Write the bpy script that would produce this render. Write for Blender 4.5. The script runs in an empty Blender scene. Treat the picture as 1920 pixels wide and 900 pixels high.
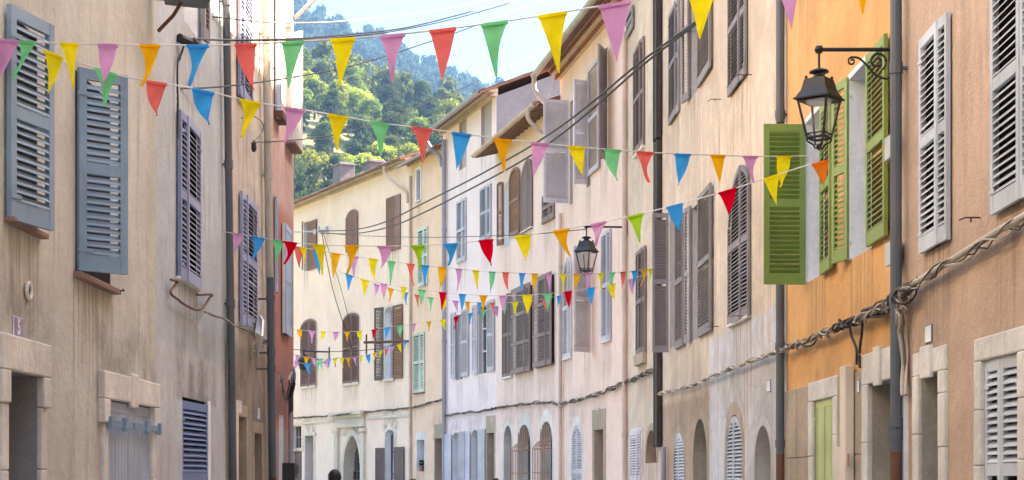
import bpy, bmesh, math, random
import numpy as np
from mathutils import Vector, Matrix
from mathutils.geometry import delaunay_2d_cdt
random.seed(7)
rng = np.random.default_rng(5)
SC = bpy.context.scene
COL = SC.collection
R = math.radians

# ---------------------------------------------------------------- camera, sky, sun, exposure
F, CX, HY, CH = 3000.0, 960.0, 890.0, 1.65      # focal length and horizon of the photograph, eye height
cam_d = bpy.data.cameras.new('camera')
cam = bpy.data.objects.new('camera', cam_d); COL.objects.link(cam)
cam.location = (0, 0, CH); cam.rotation_euler = (R(90), 0, 0)
cam_d.sensor_width = 36; cam_d.lens = F/1920*36
cam_d.shift_y = (HY-450)/1920
cam_d.clip_start = 0.1; cam_d.clip_end = 6000
SC.camera = cam
SUN_EL, SUN_AZ = 40.0, 25.0                     # azimuth: from +X towards +Y
sv = Vector((math.cos(R(SUN_EL))*math.cos(R(SUN_AZ)), math.cos(R(SUN_EL))*math.sin(R(SUN_AZ)), math.sin(R(SUN_EL))))
w = bpy.data.worlds.new("World"); SC.world = w; w.use_nodes = True
nt = w.node_tree
sky = nt.nodes.new('ShaderNodeTexSky'); sky.sky_type = 'NISHITA'; sky.sun_disc = False
sky.sun_elevation = R(SUN_EL); sky.sun_rotation = math.atan2(sv.x, sv.y)
sky.air_density = 1.0; sky.dust_density = 1.2; sky.ozone_density = 1.0
bg = nt.nodes['Background']; bg.inputs['Strength'].default_value = 0.13
# sky multiplied darker and bluer towards the horizon so it does not burn out
tc_ = nt.nodes.new('ShaderNodeTexCoord'); sx_ = nt.nodes.new('ShaderNodeSeparateXYZ'); nt.links.new(tc_.outputs['Generated'], sx_.inputs[0])
mr_ = nt.nodes.new('ShaderNodeMapRange'); mr_.interpolation_type = 'SMOOTHSTEP'; nt.links.new(sx_.outputs[2], mr_.inputs[0]); mr_.inputs[1].default_value = .24; mr_.inputs[2].default_value = .85
mx_ = nt.nodes.new('ShaderNodeMix'); mx_.data_type = 'RGBA'; nt.links.new(mr_.outputs[0], mx_.inputs[0]); mx_.inputs[6].default_value = (.115, .165, .225, 1); mx_.inputs[7].default_value = (1.12, 1.08, 1.0, 1)
ml_ = nt.nodes.new('ShaderNodeMix'); ml_.data_type = 'RGBA'; ml_.blend_type = 'MULTIPLY'; ml_.inputs[0].default_value = 1; nt.links.new(sky.outputs[0], ml_.inputs[6]); nt.links.new(mx_.outputs[2], ml_.inputs[7])
nt.links.new(ml_.outputs[2], bg.inputs[0])
sun_d = bpy.data.lights.new('sun', 'SUN'); sun = bpy.data.objects.new('sun', sun_d); COL.objects.link(sun)
sun_d.energy = 5.0; sun_d.angle = R(0.5); sun_d.color = (1, .93, .82)
sun.rotation_euler = (-sv).to_track_quat('-Z', 'Y').to_euler()
vs = SC.view_settings
vs.view_transform = 'Standard'; vs.look = 'None'; vs.gamma = 1; vs.use_curve_mapping = False
vs.exposure = 3.58
vs.use_white_balance = True; vs.white_balance_temperature = 8500; vs.white_balance_tint = 20
cy = SC.cycles
cy.use_denoising = True; cy.max_bounces = 8; cy.diffuse_bounces = 5; cy.transparent_max_bounces = 8
cy.sample_clamp_indirect = 6; cy.volume_bounces = 0

# ---------------------------------------------------------------- node and mesh helpers
class NT:
    def __init__(s, name):
        s.m = bpy.data.materials.new(name); s.m.use_nodes = True; s.t = s.m.node_tree
        s.b = s.t.nodes['Principled BSDF']
    def n(s, typ, **kw):
        x = s.t.nodes.new(typ)
        for k, v in kw.items(): setattr(x, k, v)
        return x
    def l(s, a, b): s.t.links.new(a, b)
    def coord(s, scale=(1, 1, 1), kind='Object'):
        c = s.n('ShaderNodeTexCoord'); mp = s.n('ShaderNodeMapping'); mp.inputs['Scale'].default_value = scale
        s.l(c.outputs[kind], mp.inputs[0]); return mp.outputs[0]
    def noise(s, vec, scale, detail=4, rough=.55, dist=0):
        x = s.n('ShaderNodeTexNoise'); s.l(vec, x.inputs['Vector'])
        x.inputs['Scale'].default_value = scale; x.inputs['Detail'].default_value = detail
        x.inputs['Roughness'].default_value = rough; x.inputs['Distortion'].default_value = dist
        return x.outputs[0]
    def ramp(s, fac, a, b):
        x = s.n('ShaderNodeMapRange'); s.l(fac, x.inputs[0]); x.interpolation_type = 'SMOOTHSTEP'
        x.inputs[1].default_value = a; x.inputs[2].default_value = b; return x.outputs[0]
    def math(s, op, a, b=None):
        x = s.n('ShaderNodeMath', operation=op)
        for i, v in enumerate((a, b)):
            if v is None: continue
            if isinstance(v, (int, float)): x.inputs[i].default_value = v
            else: s.l(v, x.inputs[i])
        return x.outputs[0]
    def mix(s, fac, a, b, typ='MIX'):
        x = s.n('ShaderNodeMix', data_type='RGBA', blend_type=typ)
        for i, v in ((0, fac), (6, a), (7, b)):
            if isinstance(v, (int, float)): x.inputs[i].default_value = v
            elif isinstance(v, tuple): x.inputs[i].default_value = (*v[:3], 1)
            else: s.l(v, x.inputs[i])
        return x.outputs[2]
    def bump(s, h, strength, dist=.02, prev=None):
        x = s.n('ShaderNodeBump'); x.inputs['Strength'].default_value = strength
        x.inputs['Distance'].default_value = dist; s.l(h, x.inputs['Height'])
        if prev: s.l(prev, x.inputs['Normal'])
        s.l(x.outputs[0], s.b.inputs['Normal']); return x.outputs[0]

def sh(c, k): return tuple(min(1, v*k) for v in c)

def stucco(name, col, stain=(.16, .12, .09), st=.35, streak=.3, mott=.25, grain=70, bump=.35, patches=(), lowdirt=.3, blot=None, blots=.4):
    t = NT(name); v = t.coord()
    big = t.noise(v, .55, 5, .6, .6); mid = t.noise(v, 3.2, 6, .62); fine = t.noise(v, grain, 3, .6)
    vstk = t.coord((2.6, 2.6, .22)); stk = t.noise(vstk, 1.6, 7, .66)
    vst2 = t.coord((9, 9, .5)); stk2 = t.noise(vst2, 1.2, 5, .6)
    c = t.mix(t.ramp(big, .35, .65), sh(col, 1-mott*.6), sh(col, 1+mott*.35))
    sepx = t.n('ShaderNodeSeparateXYZ'); t.l(v, sepx.inputs[0])
    wob = t.math('MULTIPLY', t.math('SUBTRACT', mid, .5), .35)
    xx = t.math('ADD', sepx.outputs[0], wob); zz = t.math('ADD', sepx.outputs[2], wob)
    if blot:
        f = t.math('MULTIPLY', t.ramp(t.math('ADD', t.math('MULTIPLY', big, .55), t.math('MULTIPLY', mid, .45)), .5, .62), blots)
        c = t.mix(f, c, blot)
    for (x0, x1, z0, z1, pc, soft) in patches:
        f = None
        for (val, a, s_) in ((xx, x0, 1), (xx, x1, -1), (zz, z0, 1), (zz, z1, -1)):
            r_ = t.ramp(val, a-soft, a+soft) if s_ > 0 else t.ramp(val, a+soft, a-soft)
            f = r_ if f is None else t.math('MULTIPLY', f, r_)
        c = t.mix(f, c, t.mix(t.ramp(big, .35, .65), sh(pc, 1-mott*.6), sh(pc, 1+mott*.35)))
    c = t.mix(t.math('MULTIPLY', t.ramp(mid, .3, .75), .30*mott/.25), c, sh(col, .62))
    c = t.mix(t.math('MULTIPLY', t.ramp(stk, .50, .78), streak), c, stain)
    c = t.mix(t.math('MULTIPLY', t.ramp(stk2, .55, .8), streak*.55), c, sh(col, 1.22))
    c = t.mix(t.math('MULTIPLY', t.ramp(t.math('MULTIPLY', big, stk), .27, .40), st), c, stain)
    rough_ = t.noise(v, 13, 6, .7); c = t.mix(t.math('MULTIPLY', t.ramp(rough_, .48, .72), .38), c, sh(col, .72)); c = t.mix(t.math('MULTIPLY', t.ramp(rough_, .5, .3), .3), c, sh(col, 1.2))
    chip = t.noise(v, 5.5, 8, .75, .3); c = t.mix(t.math('MULTIPLY', t.ramp(chip, .64, .67), .45), c, sh(col, .68)); c = t.mix(t.math('MULTIPLY', t.ramp(chip, .36, .33), .4), c, sh(col, 1.28))
    low = t.math('MULTIPLY', t.ramp(zz, 3.6, .4), t.ramp(t.noise(v, 1.4, 6, .6), .35, .7))
    c = t.mix(t.math('MULTIPLY', low, lowdirt), c, stain)
    c = t.mix(t.math('MULTIPLY', t.ramp(fine, .4, .75), .16), c, sh(col, .55))
    t.l(c, t.b.inputs['Base Color']); t.b.inputs['Roughness'].default_value = .92
    t.b.inputs['Specular IOR Level'].default_value = .2
    p = t.bump(fine, bump, .012); p = t.bump(rough_, .5, .02, p); t.bump(mid, .5, .05, p)
    return t.m

def paint(name, col, wear=.3, rough=.6, wc=None, vscale=(14, 14, 2.2), bump=.15, metal=0):
    t = NT(name); v = t.coord(vscale); n1 = t.noise(v, 1.3, 6, .65); v2 = t.coord(); n2 = t.noise(v2, 1.1, 4, .6)
    n3 = t.noise(v2, 45, 3)
    c = t.mix(t.ramp(n2, .35, .65), sh(col, .86), sh(col, 1.12))
    c = t.mix(t.math('MULTIPLY', t.ramp(n1, .52, .74), wear), c, wc or sh(col, .5))
    c = t.mix(t.math('MULTIPLY', t.ramp(n3, .55, .8), wear*.5), c, sh(col, 1.35))
    if 'shutter' in name:
        inf = t.n('ShaderNodeObjectInfo'); hs = t.n('ShaderNodeHueSaturation'); t.l(c, hs.inputs['Color'])
        t.l(t.math('ADD', t.math('MULTIPLY', inf.outputs['Random'], .34), .83), hs.inputs['Value']); t.l(t.math('ADD', t.math('MULTIPLY', inf.outputs['Random'], -.2), 1.1), hs.inputs['Saturation']); c = hs.outputs[0]
        drt = t.noise(t.coord((5, 5, 5)), 1.5, 6, .7); c = t.mix(t.math('MULTIPLY', t.ramp(drt, .5, .7), .18), c, (.16, .14, .12))
    t.l(c, t.b.inputs['Base Color']); t.b.inputs['Roughness'].default_value = rough
    t.b.inputs['Metallic'].default_value = metal
    t.bump(n1, bump, .01); return t.m

def cloth(name, col):
    t = NT(name); v = t.coord(); n = t.noise(v, 60, 2); n2 = t.noise(v, 7, 3)
    c = t.mix(t.ramp(n2, .3, .7), sh(col, .9), sh(col, 1.08)); c = t.mix(t.math('MULTIPLY', n, .12), c, sh(col, .6))
    d = t.n('ShaderNodeBsdfDiffuse'); tr = t.n('ShaderNodeBsdfTranslucent'); mx = t.n('ShaderNodeMixShader'); mx.inputs[0].default_value = .45
    t.l(c, d.inputs[0]); t.l(c, tr.inputs[0]); t.l(d.outputs[0], mx.inputs[1]); t.l(tr.outputs[0], mx.inputs[2])
    t.l(mx.outputs[0], t.t.nodes['Material Output'].inputs['Surface']); return t.m

def leafmat(name, ca, cb):
    t = NT(name); v = t.coord(); n = t.noise(v, .5, 3); inf = t.n('ShaderNodeObjectInfo'); n2 = t.noise(v, 3.5, 2)
    c = t.mix(t.ramp(t.math('ADD', t.math('MULTIPLY', n, .6), t.math('MULTIPLY', n2, .4)), .38, .62), ca, cb)
    hsv = t.n('ShaderNodeHueSaturation'); t.l(c, hsv.inputs['Color'])
    t.l(t.math('ADD', t.math('MULTIPLY', inf.outputs['Random'], .7), .65), hsv.inputs['Value'])
    t.l(t.math('ADD', t.math('MULTIPLY', inf.outputs['Random'], .03), .485), hsv.inputs['Hue'])
    d = t.n('ShaderNodeBsdfDiffuse'); tr = t.n('ShaderNodeBsdfTranslucent'); mx = t.n('ShaderNodeMixShader'); mx.inputs[0].default_value = .35
    t.l(hsv.outputs[0], d.inputs[0]); t.l(hsv.outputs[0], tr.inputs[0]); t.l(d.outputs[0], mx.inputs[1]); t.l(tr.outputs[0], mx.inputs[2])
    t.l(mx.outputs[0], t.t.nodes['Material Output'].inputs['Surface']); return t.m

def glass(name, col=(.03, .035, .04), rough=.08):
    t = NT(name); t.b.inputs['Base Color'].default_value = (*col, 1); t.b.inputs['Roughness'].default_value = rough
    t.b.inputs['Specular IOR Level'].default_value = .6; return t.m

def tag(o, label=None, cat=None, group=None, kind=None):
    if label: o['label'] = label
    if cat: o['category'] = cat
    if group: o['group'] = group
    if kind: o['kind'] = kind
    return o

def empty(name, loc=(0, 0, 0), rz=0):
    o = bpy.data.objects.new(name, None); COL.objects.link(o); o.location = loc; o.rotation_euler = (0, 0, rz)
    o.empty_display_size = .2; return o

class MB:
    def __init__(s): s.v, s.f, s.mi, s.T, s.cur = [], [], [], None, 0
    def add(s, vs_, fs_):
        b = len(s.v)
        if s.T is None: s.v += [tuple(p) for p in vs_]
        else: s.v += [tuple(s.T @ Vector(p)) for p in vs_]
        s.f += [tuple(b+i for i in f) for f in fs_]; s.mi += [s.cur]*len(fs_)
        return s
    def hexa(s, p): return s.add(p, [(0, 3, 2, 1), (4, 5, 6, 7), (0, 1, 5, 4), (1, 2, 6, 5), (2, 3, 7, 6), (3, 0, 4, 7)])
    def box(s, x0, x1, y0, y1, z0, z1):
        return s.hexa([(x0, y0, z0), (x1, y0, z0), (x1, y1, z0), (x0, y1, z0), (x0, y0, z1), (x1, y0, z1), (x1, y1, z1), (x0, y1, z1)])
    def tube(s, pts, r, n=8, caps=True):
        pts = [Vector(p) for p in pts]; rs = r if isinstance(r, (list, tuple)) else [r]*len(pts)
        vs_ = []; up = None
        for i, p in enumerate(pts):
            d = (pts[min(i+1, len(pts)-1)]-pts[max(i-1, 0)])
            if d.length < 1e-9: d = Vector((0, 0, 1))
            d.normalize()
            if up is None: up = Vector((0, 0, 1)) if abs(d.z) < .9 else Vector((1, 0, 0))
            a = d.cross(up)
            if a.length < 1e-6: a = d.cross(Vector((1, .3, 0)))
            a.normalize(); b = d.cross(a).normalized(); up = -b if False else up
            for k in range(n):
                t_ = 2*math.pi*k/n; vs_.append(p+(a*math.cos(t_)+b*math.sin(t_))*rs[i])
        fs_ = [(i*n+k, i*n+(k+1) % n, (i+1)*n+(k+1) % n, (i+1)*n+k) for i in range(len(pts)-1) for k in range(n)]
        if caps: fs_ += [tuple(range(n-1, -1, -1)), tuple((len(pts)-1)*n+k for k in range(n))]
        return s.add(vs_, fs_)
    def lathe(s, prof, n=16, c=(0, 0, 0), sq=None):
        vs_ = [(c[0]+r*math.cos(2*math.pi*(k+.5)/n), c[1]+r*math.sin(2*math.pi*(k+.5)/n), c[2]+z) for r, z in prof for k in range(n)]
        fs_ = [(i*n+k, i*n+(k+1) % n, (i+1)*n+(k+1) % n, (i+1)*n+k) for i in range(len(prof)-1) for k in range(n)]
        fs_ += [tuple(range(n-1, -1, -1)), tuple((len(prof)-1)*n+k for k in range(n))]
        return s.add(vs_, fs_)
    def build(s, name, mats, parent=None, smooth=False, recalc=True, bevel=0):
        me = bpy.data.meshes.new(name); me.from_pydata(s.v, [], s.f)
        for m in (mats if isinstance(mats, (list, tuple)) else [mats]): me.materials.append(m)
        me.polygons.foreach_set('material_index', s.mi)
        if recalc:
            bm = bmesh.new(); bm.from_mesh(me); bmesh.ops.recalc_face_normals(bm, faces=bm.faces); bm.to_mesh(me); bm.free()
        if smooth: me.polygons.foreach_set('use_smooth', [True]*len(me.polygons))
        o = bpy.data.objects.new(name, me); COL.objects.link(o)
        if parent: o.parent = parent
        if bevel:
            b = o.modifiers.new('bevel', 'BEVEL'); b.width = bevel; b.segments = 2; b.limit_method = 'ANGLE'
        return o

def resample(pts, n):
    pts = [Vector(p) for p in pts]
    if len(pts) == 2: return [pts[0].lerp(pts[1], i/(n-1)) for i in range(n)]
    P = [pts[0]*2-pts[1]]+pts+[pts[-1]*2-pts[-2]]
    out = []; m = len(pts)-1
    for i in range(n):
        t_ = i/(n-1)*m; k = min(int(t_), m-1); f = t_-k
        a, b, c, d = P[k], P[k+1], P[k+2], P[k+3]
        out.append(.5*((2*b)+(c-a)*f+(2*a-5*b+4*c-d)*f*f+(3*b-a-3*c+d)*f**3))
    return out

# ---------------------------------------------------------------- materials
M = {}
M['pane'] = glass('dark window glass'); M['dark'] = paint('dark room interior', (.035, .03, .028), .2, .9)  # dark: flat near-black standing in for the shade inside rooms
M['frame_white'] = paint('white window paint', (.62, .61, .58), .25, .5)
M['plaster'] = stucco('limewash reveal', (.62, .58, .54), st=.15, streak=.15, mott=.2)
M['plaster_white'] = stucco('white limewash reveal', (.80, .82, .84), st=.08, streak=.06, mott=.1)
M['stone'] = stucco('cut limestone', (.80, .76, .68), st=.3, streak=.22, mott=.35, grain=30, bump=.4)
M['reveal_shade'] = paint('reveal with painted shade', (.10, .09, .08), .3, .9)  # dark colour stands for the shade behind closed slats
M['chimney'] = stucco('grey chimney cement', (.17, .17, .185), st=.3, streak=.35, mott=.3)
M['stone_grey'] = stucco('grey doorway stone', (.47, .43, .36), st=.4, streak=.3, mott=.4, grain=30)
M['stone_tan'] = stucco('tan weathered stone', (.50, .40, .29), st=.35, streak=.3, mott=.4, grain=30)
M['stone_cream'] = stucco('cream carved stone', (.72, .63, .50), st=.15, streak=.1, mott=.25, grain=25)
M['terracotta'] = paint('terracotta sill', (.27, .16, .12), .45, .85)
M['tile'] = stucco('clay roof tiles', (.30, .17, .12), (.08, .06, .05), .45, .3, .5, 12, .5)
M['tile_red'] = paint('red brown cornice tiles', (.36, .15, .10), .4, .85, vscale=(5, 5, 5))
M['tile_pale'] = stucco('limewashed cornice tiles', (.66, .54, .40), st=.2, streak=.15, mott=.3)
M['rafter'] = paint('dark eaves timber', (.26, .17, .12), .4, .85)
M['grey_pipe'] = paint('dark grey downpipe paint', (.085, .10, .115), .35, .5, (.16, .14, .12))
M['lilac_pipe'] = paint('lilac grey downpipe', (.30, .29, .33), .3, .5)
M['pale_pipe'] = paint('pale zinc downpipe', (.42, .40, .35), .5, .5, (.22, .17, .12))
M['pink_pipe'] = paint('pink painted downpipe', (.56, .42, .33), .35, .6, (.34, .22, .15))
M['black_pipe'] = paint('old tarred boxed downpipe', (.035, .028, .025), .7, .75, (.14, .09, .06))
M['rust'] = paint('rusty cast iron', (.13, .055, .035), .5, .8, (.26, .13, .07))
M['iron_rust'] = paint('rusted window iron', (.34, .16, .08), .5, .8, (.16, .08, .05))
M['black'] = paint('black lamp enamel', (.008, .008, .010), .2, .5, (.05, .05, .05))
M['wire'] = paint('black cable rubber', (.02, .019, .02), .2, .6)
M['wire_pale'] = paint('pale cable sheath', (.46, .41, .33), .55, .7, (.18, .15, .12))
M['wire_brown'] = paint('brown dusty cable', (.15, .115, .09), .5, .8)
M['cord'] = paint('white bunting cord', (.66, .66, .64), .1, .8)
M['conduit'] = paint('cream plastic conduit', (.66, .55, .44), .2, .5)
M['boxgrey'] = paint('grey plastic box', (.45, .46, .46), .25, .45)
M['sh_blue'] = paint('weathered blue grey shutter', (.22, .34, .44), .3, .6, (.10, .14, .17))
M['sh_blue2'] = paint('faded blue grey planks', (.36, .43, .52), .35, .65, (.24, .25, .27))
M['sh_lav'] = paint('lavender shutter', (.29, .33, .47), .35, .65, (.24, .20, .30))
M['sh_deep'] = paint('deep blue shutter', (.10, .17, .34), .2, .5)
M['sh_sky'] = paint('pale blue shutter', (.42, .55, .68), .25, .55)
M['sh_white'] = paint('white painted shutter', (.72, .74, .74), .2, .5)
M['sh_pale'] = paint('pale grey blue shutter', (.50, .54, .58), .4, .6, (.36, .36, .35))
M['sh_grey'] = paint('weathered grey shutter', (.25, .235, .24), .6, .75, (.40, .36, .32))
M['sh_lilac'] = paint('lilac grey shutter', (.44, .44, .48), .3, .6)
M['sh_offw'] = paint('off white shutter', (.56, .53, .54), .5, .65, (.33, .30, .30))
M['sh_brown'] = paint('chestnut brown shutter', (.235, .115, .085), .35, .65, (.14, .08, .06))
M['sh_dbrown'] = paint('dark brown shutter', (.13, .085, .075), .35, .7)
M['sh_taupe'] = paint('taupe brown shutter', (.235, .17, .155), .45, .7, (.15, .11, .10))
M['sh_green'] = paint('green shutter', (.215, .32, .085), .3, .5, (.12, .22, .04))
M['sh_lgreen'] = paint('light green planks', (.42, .50, .22), .3, .55, (.30, .38, .13))
M['sh_mint'] = paint('mint shutter', (.52, .60, .50), .3, .6)
M['door_orange'] = paint('varnished orange door', (.50, .22, .07), .4, .5)
M['sign_blue'] = paint('blue enamel', (.13, .15, .36), .1, .25)
M['sign_white'] = paint('white enamel', (.72, .72, .75), .1, .25)
M['sign_plum'] = paint('plum enamel', (.26, .17, .30), .1, .3)
M['lampglass'] = glass('frosted lamp glass', (.55, .56, .55), .25)

# ---------------------------------------------------------------- walls in plan
def K(px): return (px-CX)/F
def hit(px, p, d):      # parameter t where p+t*d meets the sight line of column px (plan view)
    k = K(px); return (k*p[1]-p[0])/(d[0]-k*d[1])

class House:
    def __init__(s, name, label, cat, a, b, h, mat, depth=8, rise=1.5, roof=True, over=.5, rows=2, tile='tile_red', tilt=.2):
        s.a, s.b = Vector(a), Vector(b); s.u = (s.b-s.a).normalized(); s.ly = Vector((-s.u.y, s.u.x))
        s.L = (s.b-s.a).length; s.h, s.D, s.rise, s.mat = h, depth, rise, mat
        s.root = tag(empty(name, (a[0], a[1], 0), math.atan2(s.u.y, s.u.x)), label, cat)
        s.holes = []; s.over = over; s.rows = rows; s.tile = tile; s.gable = None
    def S(s, px, d=0): return hit(px, s.a+s.ly*d, s.u)
    def pt(s, S_, d=0): return s.a+s.u*S_+s.ly*d
    def Z(s, px, py, d=0): return CH+(HY-py)/F*s.pt(s.S(px, d), d).y
    def W(s, px, py, d=0):
        p = s.pt(s.S(px, d), d); return Vector((p.x, p.y, CH+(HY-py)/F*p.y))
    def L3(s, px, py, d=0): return Vector((s.S(px, d), d, s.Z(px, py, d)))
    def wl(s, v):  # local to world
        p = s.pt(v[0], v[1]); return Vector((p.x, p.y, v[2]))
    # --- rectangular or arched opening
    def outline(s, x0, x1, z0, z1, arch, n=14, point=False):
        if arch <= 0: return [(x0, z0), (x1, z0), (x1, z1), (x0, z1)]
        c, rw = (x0+x1)/2, (x1-x0)/2; pts = [(x0, z0), (x1, z0)]
        for i in range(n+1):
            t_ = math.pi*i/n
            x = c+rw*math.cos(t_); f = math.sin(t_)
            if point: f = f**.75*.8+.2*(1-abs(math.cos(t_)))
            pts.append((x, z1-arch+arch*f))
        return pts
    def window(s, x0, x1, yt, yb, arch=0, depth=.22, pane='pane', reveal='plaster', name='window', bars=None, point=False, barmat='frame_white', border=.05):
        xm = (x0+x1)/2; X0, X1 = s.S(x0), s.S(x1); Z1, Z0 = s.Z(xm, yt), max(s.Z(xm, yb), .02)
        ol = s.outline(X0, X1, Z0, Z1, arch*(X1-X0)/2, point=point); s.holes.append(ol)
        n = len(ol); mb = MB()
        mb.add([(x, .004, z) for x, z in ol]+[(x, depth, z) for x, z in ol], [(i, (i+1) % n, n+(i+1) % n, n+i) for i in range(n)])
        o = mb.build(name, M[reveal] if isinstance(reveal, str) else reveal, s.root, recalc=False)
        pb = MB(); pb.add([(x, depth, z) for x, z in ol], [tuple(range(n))]); pb.build('pane' if name == 'window' else 'door_leaf', M[pane], o, recalc=False)
        if bars:
            nx, nz = bars; fb = MB(); bw = border
            fb.box(X0, X0+bw, depth-.05, depth-.004, Z0, Z1-arch*(X1-X0)/2); fb.box(X1-bw, X1, depth-.05, depth-.004, Z0, Z1-arch*(X1-X0)/2)
            for i in range(1, nx): xx = X0+(X1-X0)*i/nx; fb.box(xx-.03, xx+.03, depth-.06, depth-.006, Z0, Z1-.02)
            for i in range(0, nz+1): zz = Z0+(Z1-Z0)*i/nz; fb.box(X0+bw, X1-bw, depth-.045, depth-.008, max(Z0, zz-.025), min(Z1, zz+.025))
            fb.build('frame', M[barmat], o)
        o['_x'] = (X0, X1, Z0, Z1); return o
    def box(s, px0, px1, yt, yb, d0, d1, mb):
        xm = (px0+px1)/2; mb.box(s.S(px0), s.S(px1), d0, d1, s.Z(xm, yb), s.Z(xm, yt))
    def sill(s, win, mat='terracotta', out=.07, ext=.06, th=.035):
        X0, X1, Z0, Z1 = win['_x']; mb = MB(); mb.box(X0-ext, X1+ext, -out, .06, Z0-th, Z0+.004)
        mb.build('sill', M[mat], win, bevel=.008)
    def surround(s, win, mat='stone', jw=.16, lh=.28, ear=.0, earh=.3, key=False, pr=.035, foot=True, arch=0, keyw=.12):
        X0, X1, Z0, Z1 = win['_x']; mb = MB()
        if arch:
            A = s.outline(X0, X1, Z0, Z1, arch*(X1-X0)/2)[2:]; B = s.outline(X0-jw, X1+jw, Z0, Z1+lh, arch*(X1-X0)/2+lh*.8)[2:]
            A = [(X1, Z0)]+A+[(X0, Z0)]; B = [(X1+jw, Z0)]+B+[(X0-jw, Z0)]
            for i in range(len(A)-1):
                (ax, az), (bx, bz), (cx, cz), (dx, dz) = A[i], A[i+1], B[i+1], B[i]
                g = .0
                mb.add([(ax, -pr, az), (bx, -pr, bz), (cx, -pr, cz), (dx, -pr, dz), (ax, .01, az), (bx, .01, bz), (cx, .01, cz), (dx, .01, dz)],
                       [(0, 1, 2, 3), (0, 4, 5, 1), (2, 6, 7, 3)])
        else:
            zj = Z1-earh-.001 if ear else Z1-.001
            for q0, q1 in ((X0-jw, X0-.001), (X1+.001, X1+jw)):
                z_0 = Z0
                while z_0 < zj-.01:
                    z_1 = min(zj, z_0+random.uniform(.38, .62)); z_1 = zj if zj-z_1 < .15 else z_1
                    mb.box(q0, q1, -pr-random.uniform(0, .006), .01, z_0+.001, z_1-.001); z_0 = z_1
            if ear:
                mb.box(X0-jw-ear, X0-.001, -pr-.02, .01, Z1-earh, Z1-.001); mb.box(X1+.001, X1+jw+ear, -pr-.02, .01, Z1-earh, Z1-.001)
            xs = [X0-jw-ear, (X0*2+X1)/3-.02, (X0+2*X1)/3+.02, X1+jw+ear]
            for i in range(3): mb.box(xs[i]+(.0015 if i else 0), xs[i+1], -pr-(.02 if ear else 0), .01, Z1, Z1+lh)
            if key: c = (X0+X1)/2; mb.box(c-keyw, c+keyw, -pr-.03, -pr+.01, Z1-.04, Z1+lh+.03)
        mb.build('surround', M[mat], win, bevel=.012 if not arch else 0)
    # --- a shutter leaf hung on its hinge at column hp, its free edge at column ep, opened by ang degrees
    def leaf(s, win, hp, ep, ang, yt, yb, mat, kind='louver', arch=0, off=.035, both=False, mid=1, pitch=.056, bar=None, d=None, w=None, z=None):
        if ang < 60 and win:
            win.data.materials[0] = M['reveal_shade']  # shade behind a closed leaf is painted onto reveal and pane
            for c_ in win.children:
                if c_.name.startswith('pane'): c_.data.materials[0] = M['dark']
        H = Vector((s.S(hp), -off if d is None else -d)); best = None
        for ang, sg in [(a_, g_) for a_ in ((ang,) if ang < 140 else (ang, 175, 177, 179)) for g_ in (1, -1)]:
            if best and best[0] < .8: break
            e = Vector((sg*math.cos(R(ang)), -math.sin(R(ang))))
            ew = s.u*e.x+s.ly*e.y; t_ = hit(ep, s.pt(H.x, H.y), ew)
            if t_ > 0 and (best is None or t_ < best[0]): best = (t_, e, sg)
        if best is None: print('NOLEAF', s.root.name, hp, ep, ang); return
        wd, e, sg = best; ex = e.x; wd = w or wd
        nrm = Vector((-e.y, e.x));
        if wd > 1.1 or wd < .15: print('LEAF', s.root['label'][:20], hp, ep, ang, round(wd, 2))
        if sg < 0: nrm = -nrm
        mid_p = s.pt(H.x+e.x*wd/2, H.y+e.y*wd/2); xm = (hp+ep)/2
        Z1 = CH+(HY-yt)/F*mid_p.y; Z0 = CH+(HY-yb)/F*mid_p.y
        if z: Z0, Z1 = z
        T = Matrix(((e.x, nrm.x, 0, H.x), (e.y, nrm.y, 0, H.y), (0, 0, 1, 0), (0, 0, 0, 1)))
        mb = MB(); mb.T = T; t2 = .019; sw = min(.065, wd*.16); rb = .13; rt = .085
        def ztop(u, inset=0):
            if not arch: return Z1-inset
            c, rw = (wd, wd) if arch > 0 and not both else (wd/2, wd/2)
            q = max(0, 1-((u-c)/rw)**2); ri = abs(arch)*rw
            return Z1-ri*(1-math.sqrt(q))-inset
        mb.box(0, sw, -t2, t2, Z0, ztop(sw*.5)); mb.box(wd-sw, wd, -t2, t2, Z0, ztop(wd-sw*.5))
        mb.box(sw, wd-sw, -t2+.002, t2-.002, Z0, Z0+rb)
        if arch:
            N = 8
            for i in range(N):
                u0, u1 = sw+(wd-2*sw)*i/N, sw+(wd-2*sw)*(i+1)/N
                a, b = ztop(u0), ztop(u1)
                mb.hexa([(u0, -t2+.002, a-rt), (u1, -t2+.002, b-rt), (u1, t2-.002, b-rt), (u0, t2-.002, a-rt), (u0, -t2+.002, a), (u1, -t2+.002, b), (u1, t2-.002, b), (u0, t2-.002, a)])
        else: mb.box(sw, wd-sw, -t2+.002, t2-.002, Z1-rt, Z1)
        zs = [Z0+rb]; hgt = Z1-Z0
        for i in range(1, mid+1): zs += [Z0+hgt*(i/(mid+1)+.01)-.045, Z0+hgt*(i/(mid+1)+.01)+.045]
        zs.append(Z1-rt+ (0 if not arch else rt))
        for i in range(1, len(zs)-1, 2): mb.box(sw, wd-sw, -t2+.002, t2-.002, zs[i], zs[i+1])
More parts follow.
